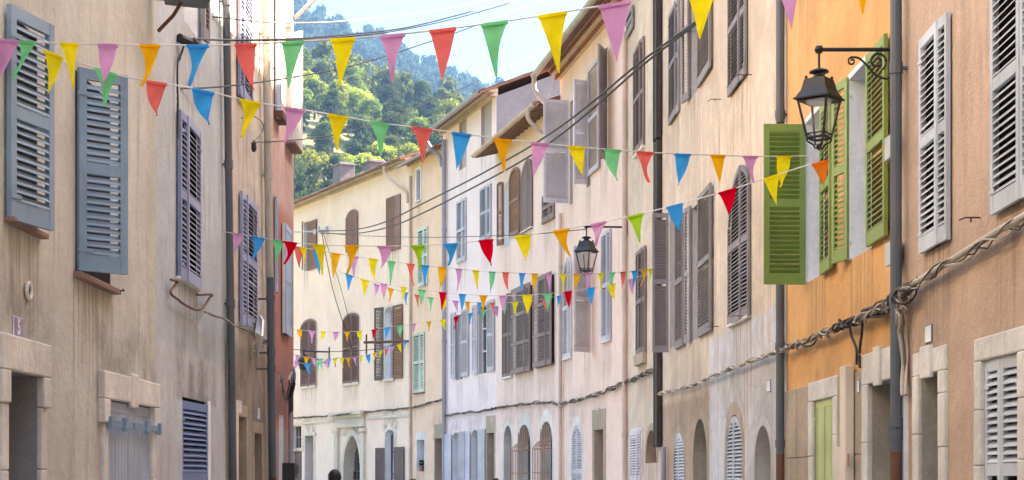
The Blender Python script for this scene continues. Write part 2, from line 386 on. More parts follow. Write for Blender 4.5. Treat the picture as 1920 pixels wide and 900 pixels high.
        if kind == 'louver':
            for i in range(0, len(zs), 2):
                z = zs[i]+pitch*.5
                while z < zs[i+1]-.02:
                    u0, u1 = sw, wd-sw
                    if arch:
                        us = [u for u in np.linspace(sw, wd-sw, 25) if ztop(u, rt*.5) > z+.015]
                        if len(us) < 3: z += pitch; continue
                        u0, u1 = us[0], us[-1]
                    j = random.uniform(-.004, .004) if random.random() > .04 else random.uniform(-.018, .012)
                    e_2 = .0215 if 50 < ang < 125 else (.020 if ang < 60 else -.017)
                    a, b, q = z-e_2+j, z+e_2, .0045
                    mb.hexa([(u0, -.021, a-q), (u1, -.021, a-q), (u1, .017, b-q), (u0, .017, b-q), (u0, -.021, a+q), (u1, -.021, a+q), (u1, .017, b+q), (u0, .017, b+q)])
                    z += pitch
        else:
            n = max(2, round((wd-2*sw)/.1))
            for i in range(n):
                u0, u1 = sw+(wd-2*sw)*i/n, sw+(wd-2*sw)*(i+1)/n; k = random.uniform(-.002, .002)
                zt = min(ztop(u0), ztop(u1))-rt*.5 if arch else Z1-rt
                mb.box(u0+.004, u1-.004, -.010+k, .010+k, Z0+rb, zt)
            mb.box(sw, wd-sw, -.004, .004, Z0+rb, min(ztop(sw), ztop(wd-sw))-rt)
        # iron hinges on the hung stile
        if wd > .3:
            for zz in (Z0+.16, Z1-.2-(abs(arch)*wd if arch else 0)):
                mb.box(-.012, .12, -t2-.006, -t2-.001, zz-.015, zz+.015)
        o = mb.build('shutter', M[mat], win)
        if bar:
            bb = MB(); bb.T = T; z = Z0+hgt*bar; bb.box(-.06, wd+.0, -t2-.014, -t2-.002, z-.028, z+.028); bb.box(wd*.5-.02, wd*.5+.02, -t2-.03, -t2-.012, z-.05, z+.05)
            bb.build('iron_bar', M['sh_blue'], o)
        return o
    def pair(s, win, x0, xm, x1, yt, yb, mat, mat2=None, z=None, **kw):
        win.data.materials[0] = M['reveal_shade']  # closed pair: reveal and pane recoloured dark as painted shade
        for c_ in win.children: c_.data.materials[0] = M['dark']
        z = z or (s.Z(xm, yb), s.Z(xm, yt)); m = s.pt((s.S(x0)+s.S(x1))/2); c = CX+F*m.x/m.y
        s.leaf(win, x0, c-.25, 1.2, 0, 0, mat, z=z, **kw); s.leaf(win, x1, c+.25, 1.2, 0, 0, mat2 or mat, z=z, **kw)
    def pipe(s, name, px, yt, yb, r, mat, px2=None, d=None, collars=(), lower=None, n=10):
        d = -(r+.03) if d is None else d
        a = s.L3(px, yt, d); b = s.L3(px2 or px, yb, d)
        mb = MB(); N = 14; pts = [a.lerp(b, i/N)+Vector((random.uniform(-1, 1)*r*.06, 0, 0)) for i in range(N+1)]
        for i in range(N):
            mb.cur = 1 if lower and pts[i].z < s.Z(px, lower) else 0; mb.tube([pts[i], pts[i+1]], r, n, caps=False)
        mb.cur = 0
        for c in collars:
            t_ = (c-yt)/(yb-yt); p = a.lerp(b, t_); mb.tube([p+Vector((0, 0, -.05)), p+Vector((0, 0, .05))], r*1.18, n)
            mb.box(p.x-r*.4, p.x+r*.4, d, .0, p.z-.012, p.z+.012)
        return mb.build(name, [M[mat], M['rust']], s.root, smooth=False, recalc=False)
    def weather(s):
        t = NT.__new__(NT); t.m = s.mat; t.t = s.mat.node_tree; t.b = t.t.nodes['Principled BSDF']
        lk = t.b.inputs['Base Color'].links[0]; c = lk.from_socket; v = t.coord(); sp = t.n('ShaderNodeSeparateXYZ'); t.l(v, sp.inputs[0])
        stk = t.ramp(t.noise(t.coord((14, 14, .35)), 1.3, 6, .65), .42, .66); stk2 = t.ramp(t.noise(v, 2.2, 6, .65), .35, .65); tot = None; up = None
        for ol in s.holes:
            xs_ = [p[0] for p in ol]; zs_ = [p[1] for p in ol]; x0, x1, z0, z1 = min(xs_), max(xs_), min(zs_), max(zs_)
            fx = t.math('MULTIPLY', t.ramp(sp.outputs[0], x0-.12, x0-.02), t.ramp(sp.outputs[0], x1+.12, x1+.02))
            if z0 > .6:
                f = t.math('MULTIPLY', fx, t.math('MULTIPLY', t.ramp(sp.outputs[2], z0-1.5, z0-.05), t.ramp(sp.outputs[2], z0+.06, z0+.0))); tot = f if tot is None else t.math('MAXIMUM', tot, f)
            if z0 < .6:
                fx = t.math('MULTIPLY', t.ramp(sp.outputs[0], x0-.5, x0-.1), t.ramp(sp.outputs[0], x1+.5, x1+.1))
                f = t.math('MULTIPLY', fx, t.math('MULTIPLY', t.ramp(sp.outputs[2], z1+1.15, z1+.15), t.ramp(sp.outputs[2], z1-.06, z1))); up = f if up is None else t.math('MAXIMUM', up, f)
        if tot: c = t.mix(t.math('MULTIPLY', t.math('MULTIPLY', tot, stk), .75), c, (.24, .18, .13))
        if up: c = t.mix(t.math('MULTIPLY', t.math('MULTIPLY', up, stk2), .7 if s.pt(0).x < -3 else .35), c, (.17, .145, .13))
        t.l(c, t.b.inputs['Base Color'])
    def finish(s):
        s.weather()
        L, h, D = s.L, s.h, s.D
        P = [(0, 0), (L, 0), (L, h), (0, h)]; E = [(0, 1), (1, 2), (2, 3), (3, 0)]
        for ol in s.holes:
            b = len(P); P += ol; E += [(b+i, b+(i+1) % len(ol)) for i in range(len(ol))]
        vs_, _, fs_, *_ = delaunay_2d_cdt([Vector(p) for p in P], E, [], 0, 1e-5)
        def inside(c, ol):
            r_ = False; j = len(ol)-1
            for i in range(len(ol)):
                if (ol[i][1] > c.y) != (ol[j][1] > c.y) and c.x < (ol[j][0]-ol[i][0])*(c.y-ol[i][1])/(ol[j][1]-ol[i][1])+ol[i][0]: r_ = not r_
                j = i
            return r_
        mb = MB()
        mb.add([(v.x, 0, v.y) for v in vs_], [f for f in fs_ if not any(inside((vs_[f[0]]+vs_[f[1]]+vs_[f[2]])/3, ol) for ol in s.holes)])
        mb.add([(0, 0, 0), (0, D, 0), (0, D, h), (0, D/2, h+s.rise), (0, 0, h), (L, 0, 0), (L, D, 0), (L, D, h), (L, D/2, h+s.rise), (L, 0, h)],
               [(0, 4, 3, 2, 1), (5, 6, 7, 8, 9), (1, 2, 7, 6)])
        mb.build('wall', s.mat, s.root, recalc=False)
        if s.gable:
            g = MB(); g.add([(L+.004, 0, 0), (L+.004, D, 0), (L+.004, D, h), (L+.004, D/2, h+s.rise), (L+.004, 0, h)], [(0, 1, 2, 3, 4)]); g.build('gable_wall', s.gable, s.root, recalc=False)
        # tile cornice rows
        z = h
        if s.rows:
            g = MB(); rr = .10
            for k in range(s.rows):
                out = .16*(k+1); n = int(L/.24)
                for i in range(n):
                    c = (i+.5)*L/n+(k % 2)*.04; seg = 5; V = []
                    for q in range(seg+1):
                        t_ = math.pi*q/seg
                        for y in (.0, -out):
                            V += [(c+rr*math.cos(t_), y, z+rr*math.sin(t_)), (c+(rr-.02)*math.cos(t_), y, z+(rr-.02)*math.sin(t_))]
                    Fq = []
                    for q in range(seg):
                        b = q*4
                        Fq += [(b, b+4, b+6, b+2), (b+1, b+3, b+7, b+5), (b+2, b+6, b+7, b+3)]
                    g.add(V, Fq)
                g.cur = 1; g.box(0, L, -out+.06, .05, z, z+.09)
                g.box(-.01, L+.01, -out-.02, .05, z+.102, z+.125); g.cur = 0; z += .128
            g.build('cornice', [M[s.tile], M['tile_pale']], s.root, recalc=False)
        # tiled roof: corrugated upper face on a slab
        z += .01; o_ = s.over; n = int(L/.055); slope = s.rise/(D/2)
        rb = MB(); V = []; yl = [-o_, -o_+.01]+[(-o_+.35*i) for i in range(1, 12)]+[D/2]
        for j, y in enumerate(yl):
            for i in range(n+1):
                x = -.05+(L+.1)*i/n; zz = z+(y)*slope+.05+.038*abs(math.sin(math.pi*x/.21+ (0.0)))+(.012*((j % 2))) + .01*math.sin(x*1.3)
                if j == 0: zz = z+y*slope
                V.append((x, y-(.07*max(0, math.sin(2*math.pi*x/.21)) if j < 2 else 0), zz))
        rb.add(V, [(j*(n+1)+i, j*(n+1)+i+1, (j+1)*(n+1)+i+1, (j+1)*(n+1)+i) for j in range(len(yl)-1) for i in range(n)])
        zr = z+D/2*slope
        rb.add([(-.05, -o_, z-o_*slope), (L+.05, -o_, z-o_*slope), (L+.05, D/2, zr), (-.05, D/2, zr), (-.05, D+.3, z-.1), (L+.05, D+.3, z-.1), (-.05, D/2, zr+.07), (L+.05, D/2, zr+.07)],
               [(0, 1, 2, 3), (6, 7, 5, 4)])
        for e_ in (-.05, L+.05):
            rb.add([(e_, -o_, z-o_*slope), (e_, D/2, zr), (e_, D/2, zr+.09), (e_, -o_, z-o_*slope+.07)], [(0, 1, 2, 3)])
        s.zroof = lambda y: z+y*slope+.08
        s.zeave = z-o_*slope
        s.roofob = rb.build('roof', M['tile'], s.root, recalc=False)
    def gutter(s, mat, r=.075, x0=-.1, x1=None, dz=.02, off=.08, drop=.12):
        g = MB(); x1 = s.L+.1 if x1 is None else x1; n = 8; V = []
        for x, zz in ((x0, -drop*.5), (x1, drop*.5)):
            for k in range(n+1):
                t_ = math.pi+math.pi*k/n; V.append((x, -s.over-off+r*math.cos(t_), s.zeave+dz+zz*0+r*math.sin(t_)))
            for k in range(n, -1, -1):
                t_ = math.pi+math.pi*k/n; V.append((x, -s.over-off+(r-.008)*math.cos(t_), s.zeave+dz+(r-.008)*math.sin(t_)))
        m_ = 2*(n+1); g.add(V, [(k, (k+1) % m_, m_+(k+1) % m_, m_+k) for k in range(m_)]+[tuple(range(m_)), tuple(range(2*m_-1, m_-1, -1))])
        g.build('gutter', M[mat], s.roofob, recalc=False)

# plan of the street: right hand facades, from the nearest to the farthest, each turning a little further left
def chain(p, slope, px):
    d = Vector((slope, 1)); return Vector(p)+d*hit(px, Vector(p), d)
cA0 = Vector((3.5, -6)); cA = Vector((3.5, 14.4))
cB = chain(cA, -.01, 1475); cC = chain(cB, -.045, 1240); cD = chain(cC, -.08, 1175); cE = chain(cD, -.18, 1050)
cF = chain(cE, -.26, 931); cG = chain(cF, -.33, 831); cH = chain(cG, -.42, 770); cI = chain(cH, -.543, 480)
LX = -3.4

# ---------------------------------------------------------------- ground, hills
def smooth(t_): t_ = np.clip(t_, 0, 1); return t_*t_*(3-2*t_)
def terrain(x, y):
    x, y = np.asarray(x, float), np.asarray(y, float)
    xr = np.clip(-8-x, -60, 260)
    a = smooth((y-92)/300)*(74+xr*.22)+smooth((y-92)/60)*6
    b = smooth((y-400)/560)*(131+np.clip(-30-x, -120, 320)*.25)
    c = smooth((y-1000)/900)*60
    n = 3*np.sin(x*.045+1)*np.cos(y*.031)+1.6*np.sin(x*.13)*np.sin(y*.09+2)
    return (a+b-c)+n*smooth((y-110)/80)-.006
xs = np.concatenate([np.linspace(-2500, -260, 14), np.linspace(-240, 240, 97), np.linspace(260, 2500, 14)])
ys = np.concatenate([np.linspace(-600, 80, 12), np.linspace(92, 1100, 150), np.linspace(1180, 4000, 14)])
gx, gy = np.meshgrid(xs, ys); gz = terrain(gx, gy)
g = MB(); nx_ = len(xs)
g.add(list(zip(gx.ravel(), gy.ravel(), gz.ravel())), [(j*nx_+i, j*nx_+i+1, (j+1)*nx_+i+1, (j+1)*nx_+i) for j in range(len(ys)-1) for i in range(nx_-1)])
t = NT('hillside earth'); v = t.coord(); n_ = t.noise(v, .12, 6); t.l(t.mix(t.ramp(n_, .35, .65), (.045, .06, .02), (.11, .12, .045)), t.b.inputs['Base Color']); t.b.inputs['Roughness'].default_value = 1
tag(g.build('ground', t.m, smooth=True, recalc=False), kind='structure')
# paved street following the facades, slightly cambered slab strips
t = NT('paving lightened for bounce'); v = t.coord(); n_ = t.noise(v, 1.1, 6); n2 = t.noise(v, 90, 2)
t.l(t.mix(t.ramp(n_, .3, .7), (.26, .24, .21), (.36, .33, .29)), t.b.inputs['Base Color']); t.b.inputs['Roughness'].default_value = .9; t.bump(n2, .4, .01)  # unseen paving made pale to bounce skylight onto the walls
rd = MB(); left = [(-3.4, -8), (-3.4, 25.2), (-7, 40), (-16, 60), (-30, 82)]; right = [(3.5, -8), (3.4, 25.2), (1.9, 39.6), (-1.6, 53.2), (-11.8, 73.6)]
rd.add([(*p, .006) for q in zip(left, right) for p in q], [(2*i, 2*i+1, 2*i+3, 2*i+2) for i in range(4)])
tag(rd.build('street', t.m, recalc=False), kind='structure')
kb = MB()
for P_, sg in ((left, 1), (right, -1)):
    for i in range(1 if sg > 0 else 4):
        (x0, y0), (x1, y1) = P_[i], P_[i+1]
        kb.hexa([(x0, y0, 0), (x0+sg*.7, y0, 0), (x1+sg*.7, y1, 0), (x1, y1, 0), (x0, y0, .12), (x0+sg*.7, y0, .12), (x1+sg*.7, y1, .12), (x1, y1, .12)])
tag(kb.build('pavement', M['stone'], recalc=False), kind='structure')  # unseen strips in pale stone, for the same bounce

# ---------------------------------------------------------------- left hand houses
BE = (.61, .60, .52)
mL1 = stucco('beige aged render', BE, (.13, .11, .09), st=.4, streak=.16, mott=.28, blot=(.72, .72, .62), blots=.35, lowdirt=.35)
hL1 = House('house', 'beige rendered house with blue grey louvred shutters and number 5 door', 'house', (LX, -6), (LX, 15.29), 10.2, mL1)
def lefty(y): return y
H = hL1
w1 = H.window(12, 70, 44, 423); H.leaf(w1, 7, 98, 14.7, 0, 0, 'sh_blue', z=(3.36, 4.80)); H.sill(w1)
w2 = H.window(141, 207, 160, 526); H.leaf(w2, 138, 238, 48, 0, 0, 'sh_blue', z=(3.235, 4.81)); H.sill(w2, th=.045)
w3 = H.window(-700, -560, 60, 420); H.pair(w3, -700, -630, -560, 60, 420, 'sh_blue'); H.sill(w3)
M['reveal_blue'] = stucco('blue grey passage wall', (.30, .30, .31), st=.2, streak=.2, mott=.25, grain=40)
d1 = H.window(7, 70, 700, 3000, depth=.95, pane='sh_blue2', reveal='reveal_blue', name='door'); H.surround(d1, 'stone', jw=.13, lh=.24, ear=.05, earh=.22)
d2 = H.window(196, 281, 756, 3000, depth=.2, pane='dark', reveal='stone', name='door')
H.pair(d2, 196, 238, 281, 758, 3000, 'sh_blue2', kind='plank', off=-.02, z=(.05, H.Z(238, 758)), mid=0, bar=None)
H.surround(d2, 'stone', jw=.14, lh=.23, ear=.07, earh=.2, key=True)
bb = MB(); zb = H.Z(238, 800); bb.box(H.S(191), H.S(237), -.06, -.045+.005, zb-.02, zb+.035); bb.box(H.S(241), H.S(289), -.06, -.04, zb-.02, zb+.035)
for p_ in (193, 219, 262, 286): bb.box(H.S(p_)-.03, H.S(p_)+.03, -.085, -.05, zb-.05, zb+.06)
bb.build('iron_bar', M['sh_blue'], d2)
vb = MB(); c = H.L3(49, 545); n = 20
ring = [(c.x+.055*math.cos(a), -.02, c.z+.055*math.sin(a)) for a in np.linspace(0, 2*math.pi, 21)]
vb.tube(ring, .014, 8, caps=False); vb.build('vent', M['stone'], H.root, recalc=False)
db = MB(); db.lathe([(.05, -.004), (.05, .004)], 20)
o = db.build('vent_hole', M['dark'], H.root); o.rotation_euler = (R(90), 0, 0); o.location = (c.x, -.008, c.z)
H.finish()

mL2 = stucco('grey render', (.50, .56, .58), (.24, .10, .09), st=.35, streak=.3, mott=.25, patches=[(-5, 30, -1, 2.95, (.60, .63, .63), .06)])
hL2 = H = House('house', 'narrow grey rendered house with lavender louvred shutters left of the dark downpipe', 'house', (LX-.05, 15.29), (LX-.05, 19.28), 10.3, mL2)
w1 = H.window(332, 368, 230, 530); H.pair(w1, 330, 349, 369, 226, 533, 'sh_lav', arch=0); H.sill(w1, 'stone', out=.05, th=.03)
w2 = H.window(345, 371, -170, 55, reveal='plaster_white', bars=(1, 3)); H.leaf(w2, 372, 391, 172, 0, 0, 'sh_grey', z=(H.Z(371, 72), H.Z(371, -150)), d=.05)
w3 = H.window(342, 394, 750, 1160, depth=.2, pane='dark', reveal='plaster'); H.leaf(w3, 343, 387, 2, 0, 0, 'sh_deep', z=(.8, H.Z(368, 756)), off=-.03)
fb = MB(); fb.box(H.S(388.5), H.S(393.5), -.01, .03, .8, H.Z(391, 752)); fb.build('frame', M['sh_white'], w3)
H.pipe('drainpipe', 423, -90, 1100, .045, 'grey_pipe', px2=440, collars=(0, 300, 560))
H.finish()

mL3 = stucco('greyish beige render', (.60, .54, .46), (.22, .17, .13), st=.5, streak=.45, mott=.35, patches=[(-5, 30, -1, 3.3, (.37, .30, .23), .12)], blot=(.25, .2, .15), blots=.3)
hL3 = H = House('house', 'beige house with stained brown base and narrow dark doorways on the left', 'house', (LX-.03, 19.28), (LX-.03, 22.8), 10.0, mL3)
w1 = H.window(444, 466, -120, 190); H.pair(w1, 443, 454, 467, -110, 192, 'sh_lav', mat2='sh_lav')
w2 = H.window(449, 474, 374, 612); H.pair(w2, 447, 461, 476, 372, 614, 'sh_lav'); H.sill(w2, 'stone', out=.05, th=.03)
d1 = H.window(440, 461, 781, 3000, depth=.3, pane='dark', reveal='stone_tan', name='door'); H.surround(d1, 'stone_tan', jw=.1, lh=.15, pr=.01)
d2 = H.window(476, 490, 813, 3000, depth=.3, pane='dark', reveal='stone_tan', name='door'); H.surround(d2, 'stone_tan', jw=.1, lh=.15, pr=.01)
H.pipe('drainpipe', 498, -60, 1100, .055, 'pale_pipe', px2=513, collars=(60, 320), d=-.09)
H.pipe('drainpipe', 507, 520, 1100, .05, 'grey_pipe', px2=514, collars=(560, 660, 690), d=-.2, lower=880)
H.pipe('drainpipe', 505, 150, 720, .022, 'rust', px2=507, d=-.03)
cb = MB(); cb.box(H.S(432), H.S(437), -.07, -.01, .1, H.Z(434, 750)); cb.build('conduit', M['conduit'], H.root)
H.finish()

mL4 = stucco('salmon red render', (.46, .185, .145), (.25, .12, .09), st=.2, streak=.25, mott=.25, patches=[(-5, 30, 5.6, 30, (.62, .44, .38), .2), (-5, 30, -1, 2.3, (.42, .34, .30), .1)])  # upper wall coloured paler to stand for sunlit render
hL4 = H = House('house', 'salmon red house end at the bend with pale blue and white shutters', 'house', (LX-.03, 22.8), (LX-.03, 25.12), 11.0, mL4)
w1 = H.window(513.5, 520, 372, 548, depth=.1); H.leaf(w1, 513, 519, 2, 0, 0, 'sh_sky', z=(H.Z(517, 550), H.Z(517, 372)))
w2 = H.window(528, 541, 425, 628, depth=.1); H.pair(w2, 527, 534, 541.5, 425, 628, 'sh_white', mat2='sh_sky', kind='plank')
w3 = H.window(514, 522, -90, 215, depth=.1, pane='sh_white'); H.leaf(w3, 513, 526, 24, 0, 0, 'sh_sky', z=(H.Z(514, 222), H.Z(514, -60)), kind='plank')
w4 = H.window(536, 547, 40, 275, depth=.1, pane='sh_white'); H.leaf(w4, 547.5, 566, 130, 0, 0, 'sh_white', z=(H.Z(547, 283), H.Z(547, 60)), kind='plank')
H.sill(w3, 'rust', th=.1, out=.14); H.sill(w4, 'terracotta', out=.16)
d1 = H.window(523, 532, 778, 3000, depth=.1, pane='sh_sky', reveal='sh_white', name='door')
bb = MB(); bb.box(H.S(533), H.S(546), -.5, -.46, .2, H.Z(540, 868)); 
H.pipe('drainpipe', 544, 745, 1100, .03, 'lilac_pipe')
H.finish()

# ---------------------------------------------------------------- right hand houses, nearest first
def RH(a, b): return (tuple(b), tuple(a))        # viewer's left is the far end
mA = stucco('tan roughcast', (.60, .42, .305), (.24, .16, .11), st=.3, streak=.24, mott=.25, grain=38, bump=.8, blot=(.70, .51, .37), blots=.35, lowdirt=.2)
hA = H = House('house', 'tan roughcast house with pale grey blue shutters nearest on the right', 'house', *RH(cA0, cA), 13.2, mA)
za = (3.52, 5.33)
w1 = H.window(1736, 1784, 54, 462, depth=.12); H.pair(w1, 1734, 1758, 1786, 52, 464, 'sh_pale', z=za)
w2 = H.window(1873, 1962, -50, 376, depth=.12); H.pair(w2, 1870, 1915, 1965, 0, 0, 'sh_pale', z=za)
w3 = H.window(1846, 1916, 668, 1100, depth=.12); H.pair(w3, 1846, 1880, 1916, 668, 1100, 'sh_pale', off=-.02, z=(.85, H.Z(1880, 669)))
H.surround(w3, 'stone', jw=.16, lh=.17)
w4 = H.window(2150, 2320, -150, 250, depth=.12); H.pair(w4, 2150, 2230, 2320, 0, 0, 'sh_pale', z=za)
d1 = H.window(1728, 1765, 700, 3000, depth=.55, pane='dark', reveal='stone_grey', name='door'); H.surround(d1, 'stone', jw=.2, lh=.2, pr=.03, key=True, keyw=.16)
kb = MB(); c = H.L3(1740, 888); kb.box(c.x-.1, c.x+.08, .2, .24, c.z-.17, c.z+.12)
for i in range(4):
    for j in range(2): kb.box(c.x-.08+j*.075, c.x-.02+j*.075, .185, .2, c.z-.14+i*.06, c.z-.095+i*.06)
kb.build('intercom', M['black'], d1)
H.pipe('drainpipe', 1680, -80, 1100, .052, 'grey_pipe', collars=(128, 560, 794, 812), lower=795, d=-.10)
cb = MB(); cb.box(H.S(1691), H.S(1697), -.05, -.002, .1, H.Z(1694, 738)); cb.box(H.S(1700), H.S(1704), -.045, -.002, .1, H.Z(1702, 738)); cb.build('conduit', M['plaster_white'], H.root)
H.finish()

mB = stucco('orange limewash', (.82, .43, .17), (.42, .2, .08), st=.15, streak=.2, mott=.25, blot=(.90, .58, .30), blots=.45, grain=90, bump=.2, lowdirt=.1)
hB = H = House('house', 'bright orange house with open green shutters and white window reveals', 'house', *RH(cA, cB), 13.4, mB)
zg = (3.86, 5.72)
w1 = H.window(1515, 1546, 215, 520, reveal='plaster_white', depth=.3, bars=(1, 2)); H.leaf(w1, 1515, 1432, 88, 0, 0, 'sh_green', z=(3.87, 5.74)); H.leaf(w1, 1545, 1558, 150, 0, 0, 'sh_green', z=zg)
w2 = H.window(1597, 1634, 130, 475, reveal='plaster_white', depth=.3, bars=(1, 2)); H.leaf(w2, 1597, 1562, 168, 0, 0, 'sh_green', z=zg); H.leaf(w2, 1633, 1661, 168, 0, 0, 'sh_green', z=zg)
for wi in (w1, w2):
    X0, X1, Z0, Z1 = wi['_x']; q = MB(); q.box(X0-.06, X0-.002, -.03, .01, Z0, Z1+.06); q.box(X0-.06, X1+.04, -.03, .01, Z1+.002, Z1+.062); q.build('frame', M['plaster_white'], wi)
w0 = H.window(1500, 1540, -330, -70, depth=.12); H.leaf(w0, 1500, 1482, 150, 0, 0, 'sh_green', z=(H.Z(1500, -8), H.Z(1500, -300)))
d1 = H.window(1527, 1566, 748, 3000, depth=.12, pane='dark', reveal='stone', name='door'); H.pair(d1, 1527, 1547, 1566, 748, 3000, 'sh_lgreen', kind='plank', off=-.03, z=(.06, H.Z(1547, 748)), mid=1)
H.surround(d1, 'stone', jw=.22, lh=.22, pr=.03)
d2 = H.window(1635, 1681, 715, 3000, depth=.6, pane='dark', reveal='stone_grey', name='door'); H.surround(d2, 'stone', jw=.24, lh=.30, pr=.05, key=True)
# bare stone base course below the orange limewash
sb = MB(); zt = H.Z(1500, 728)
X = [H.S(1475)+.02, d1['_x'][0]-.225, d1['_x'][1]+.225, d2['_x'][0]-.245]
for (x0, x1) in ((X[0], X[1]), (X[2], X[3])):
    z0 = .0; sb = MB()
    for k, zz in enumerate((.55, 1.15, 1.85, zt)):
        n_ = 2 if k % 2 else 1
        for i in range(n_): sb.box(x0+(x1-x0)*i/n_+.004, x0+(x1-x0)*(i+1)/n_-.004, -.022-.004*((k+i) % 2), .01, z0+.006, zz)
        z0 = zz
    sb.build('stone_base', M['stone_tan'], H.root, bevel=.008)
cb = MB(); cb.box(H.S(1596), H.S(1607), -.12, -.03, .1, H.Z(1602, 686)); cb.build('conduit', M['conduit'], H.root, bevel=.01)
eb = MB(); eb.box(H.S(1583), H.S(1594), -.1, -.03, .5, H.Z(1588, 838)); e_ = eb.build('meter_box', M['conduit'], H.root, bevel=.01)
eb = MB(); c = H.L3(1590, 862, -.104); eb.box(c.x-.035, c.x+.035, c.y, c.y+.003, c.z-.06, c.z+.06); eb.build('warning_mark', M['tile_red'], e_)
H.finish()

sC = lambda px: (cC-cB).length-0
mC = stucco('weathered cream render', (.58, .47, .36), (.30, .19, .12), st=.5, streak=.55, mott=.35, blot=(.66, .57, .47), blots=.45, lowdirt=.25)
hC = H = House('house', 'weathered cream house with grey shutters and a patched grey base', 'house', *RH(cB, cC), 12.7, mC)
gz_ = H.Z(1400, 600)
# rebuild its render with the grey cement patch where the wall really has it
mC = stucco('weathered cream render with cement patch', (.76, .62, .47), (.42, .26, .16), st=.55, streak=.7, mott=.4, blot=(.78, .71, .62), blots=.5, lowdirt=.06,
            patches=[(-5, H.S(1330), -1, H.Z(1290, 745), (.44, .31, .21), .1), (H.S(1331), 60, -1, gz_, (.64, .655, .67), .05)])
H.mat = mC
w1 = H.window(1260, 1274, 15, 220); H.pair(w1, 1258, 1267, 1276, 12, 222, 'sh_grey')
w2 = H.window(1296, 1312, -10, 175, reveal='plaster'); H.leaf(w2, 1296, 1279, 170, 0, 0, 'sh_grey', z=(H.Z(1296, 185), H.Z(1296, -80))); H.leaf(w2, 1312, 1331, 165, 0, 0, 'sh_grey', z=(H.Z(1312, 165), H.Z(1312, -60)))
w3 = H.window(1371, 1402, -70, 160); H.pair(w3, 1370, 1386, 1403, -80, 162, 'sh_grey')
zc = (H.Z(1296, 642), H.Z(1296, 388))
w4 = H.window(1257, 1270, 400, 650, reveal='plaster'); H.leaf(w4, 1257, 1223, 97, 0, 0, 'sh_grey', z=(zc[0]+.02, zc[1]+.3)); H.leaf(w4, 1270, 1281, 172, 0, 0, 'sh_grey', z=zc)
w5 = H.window(1298, 1313, 384, 636, reveal='plaster'); H.leaf(w5, 1298, 1284, 172, 0, 0, 'sh_grey', z=zc); H.leaf(w5, 1313, 1332, 168, 0, 0, 'sh_grey', z=zc)
w6 = H.window(1371, 1407, 322, 600, arch=.9); H.pair(w6, 1370, 1388, 1409, 318, 603, 'sh_grey', arch=.9); H.sill(w6, 'stone', out=.06, th=.04)
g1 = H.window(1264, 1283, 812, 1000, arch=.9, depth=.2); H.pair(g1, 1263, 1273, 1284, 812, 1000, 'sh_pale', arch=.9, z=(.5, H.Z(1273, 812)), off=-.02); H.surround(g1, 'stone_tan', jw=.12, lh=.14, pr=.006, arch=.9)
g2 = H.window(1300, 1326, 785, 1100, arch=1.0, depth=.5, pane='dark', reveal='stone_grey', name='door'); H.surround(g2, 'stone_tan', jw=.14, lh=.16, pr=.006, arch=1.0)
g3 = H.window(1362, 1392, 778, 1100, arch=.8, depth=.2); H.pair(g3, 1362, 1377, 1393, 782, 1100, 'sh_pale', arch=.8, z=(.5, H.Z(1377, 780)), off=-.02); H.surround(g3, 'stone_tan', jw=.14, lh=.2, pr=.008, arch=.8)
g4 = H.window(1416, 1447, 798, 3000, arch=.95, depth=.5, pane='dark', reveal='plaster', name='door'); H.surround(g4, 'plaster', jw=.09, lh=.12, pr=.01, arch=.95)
H.pipe('drainpipe', 1463, -90, 230, .055, 'grey_pipe', d=-.08, collars=(215,)); H.pipe('drainpipe', 1463, 232, 1100, .055, 'grey_pipe', d=-.08, collars=(650, 832), lower=832)
H.finish()
bx = MB(); a = H.S(1236); bx.box(a, a+.5, -.13, -.02, H.Z(1241, 260), H.Z(1241, -60)); bx.box(a+.03, a+.45, -.11, -.02, H.Z(1241, 540), H.Z(1241, 262)); bx.box(a+.0, a+.5, -.12, -.02, H.Z(1241, 838), H.Z(1241, 542)); bx.box(a+.19, a+.22, -.145, -.13, H.Z(1241, 838), H.Z(1241, -60)); bx.build('drainpipe', M['black_pipe'], H.root, bevel=.02)
H.pipe('drainpipe', 1244, 838, 1000, .05, 'lilac_pipe', d=-.09)

mD = stucco('cream stained render', (.76, .62, .47), (.40, .26, .17), st=.45, streak=.45, mott=.35, blot=(.82, .70, .57), blots=.4)
hD = H = House('house', 'narrow cream house between the pink house and the black downpipe', 'house', *RH(cC, cD), 12.6, mD)
w1 = H.window(1193, 1209, 88, 282); H.pair(w1, 1191, 1200, 1210, 84, 284, 'sh_taupe'); H.sill(w1, 'stone', th=.06)
w2 = H.window(1197, 1212, 472, 664); H.pair(w2, 1196, 1204, 1213, 468, 665, 'sh_taupe'); H.sill(w2, 'stone_tan', th=.22, out=.1)
w3 = H.window(1179, 1185, 25, 65, depth=.1); H.leaf(w3, 1178, 1186, 1, 0, 0, 'sh_grey', z=(H.Z(1182, 66), H.Z(1182, 24)))
g1 = H.window(1186, 1205, 810, 980); H.pair(g1, 1185, 1195, 1205, 808, 980, 'sh_offw', z=(.5, H.Z(1195, 808))); H.surround(g1, 'stone', jw=.06, lh=.08)
g2 = H.window(1212, 1232, 806, 868, arch=.95, depth=.3, bars=(3, 2), barmat='iron_rust', reveal='stone_tan'); H.surround(g2, 'stone_tan', jw=.12, lh=.14, pr=.012, arch=.95)
H.finish()

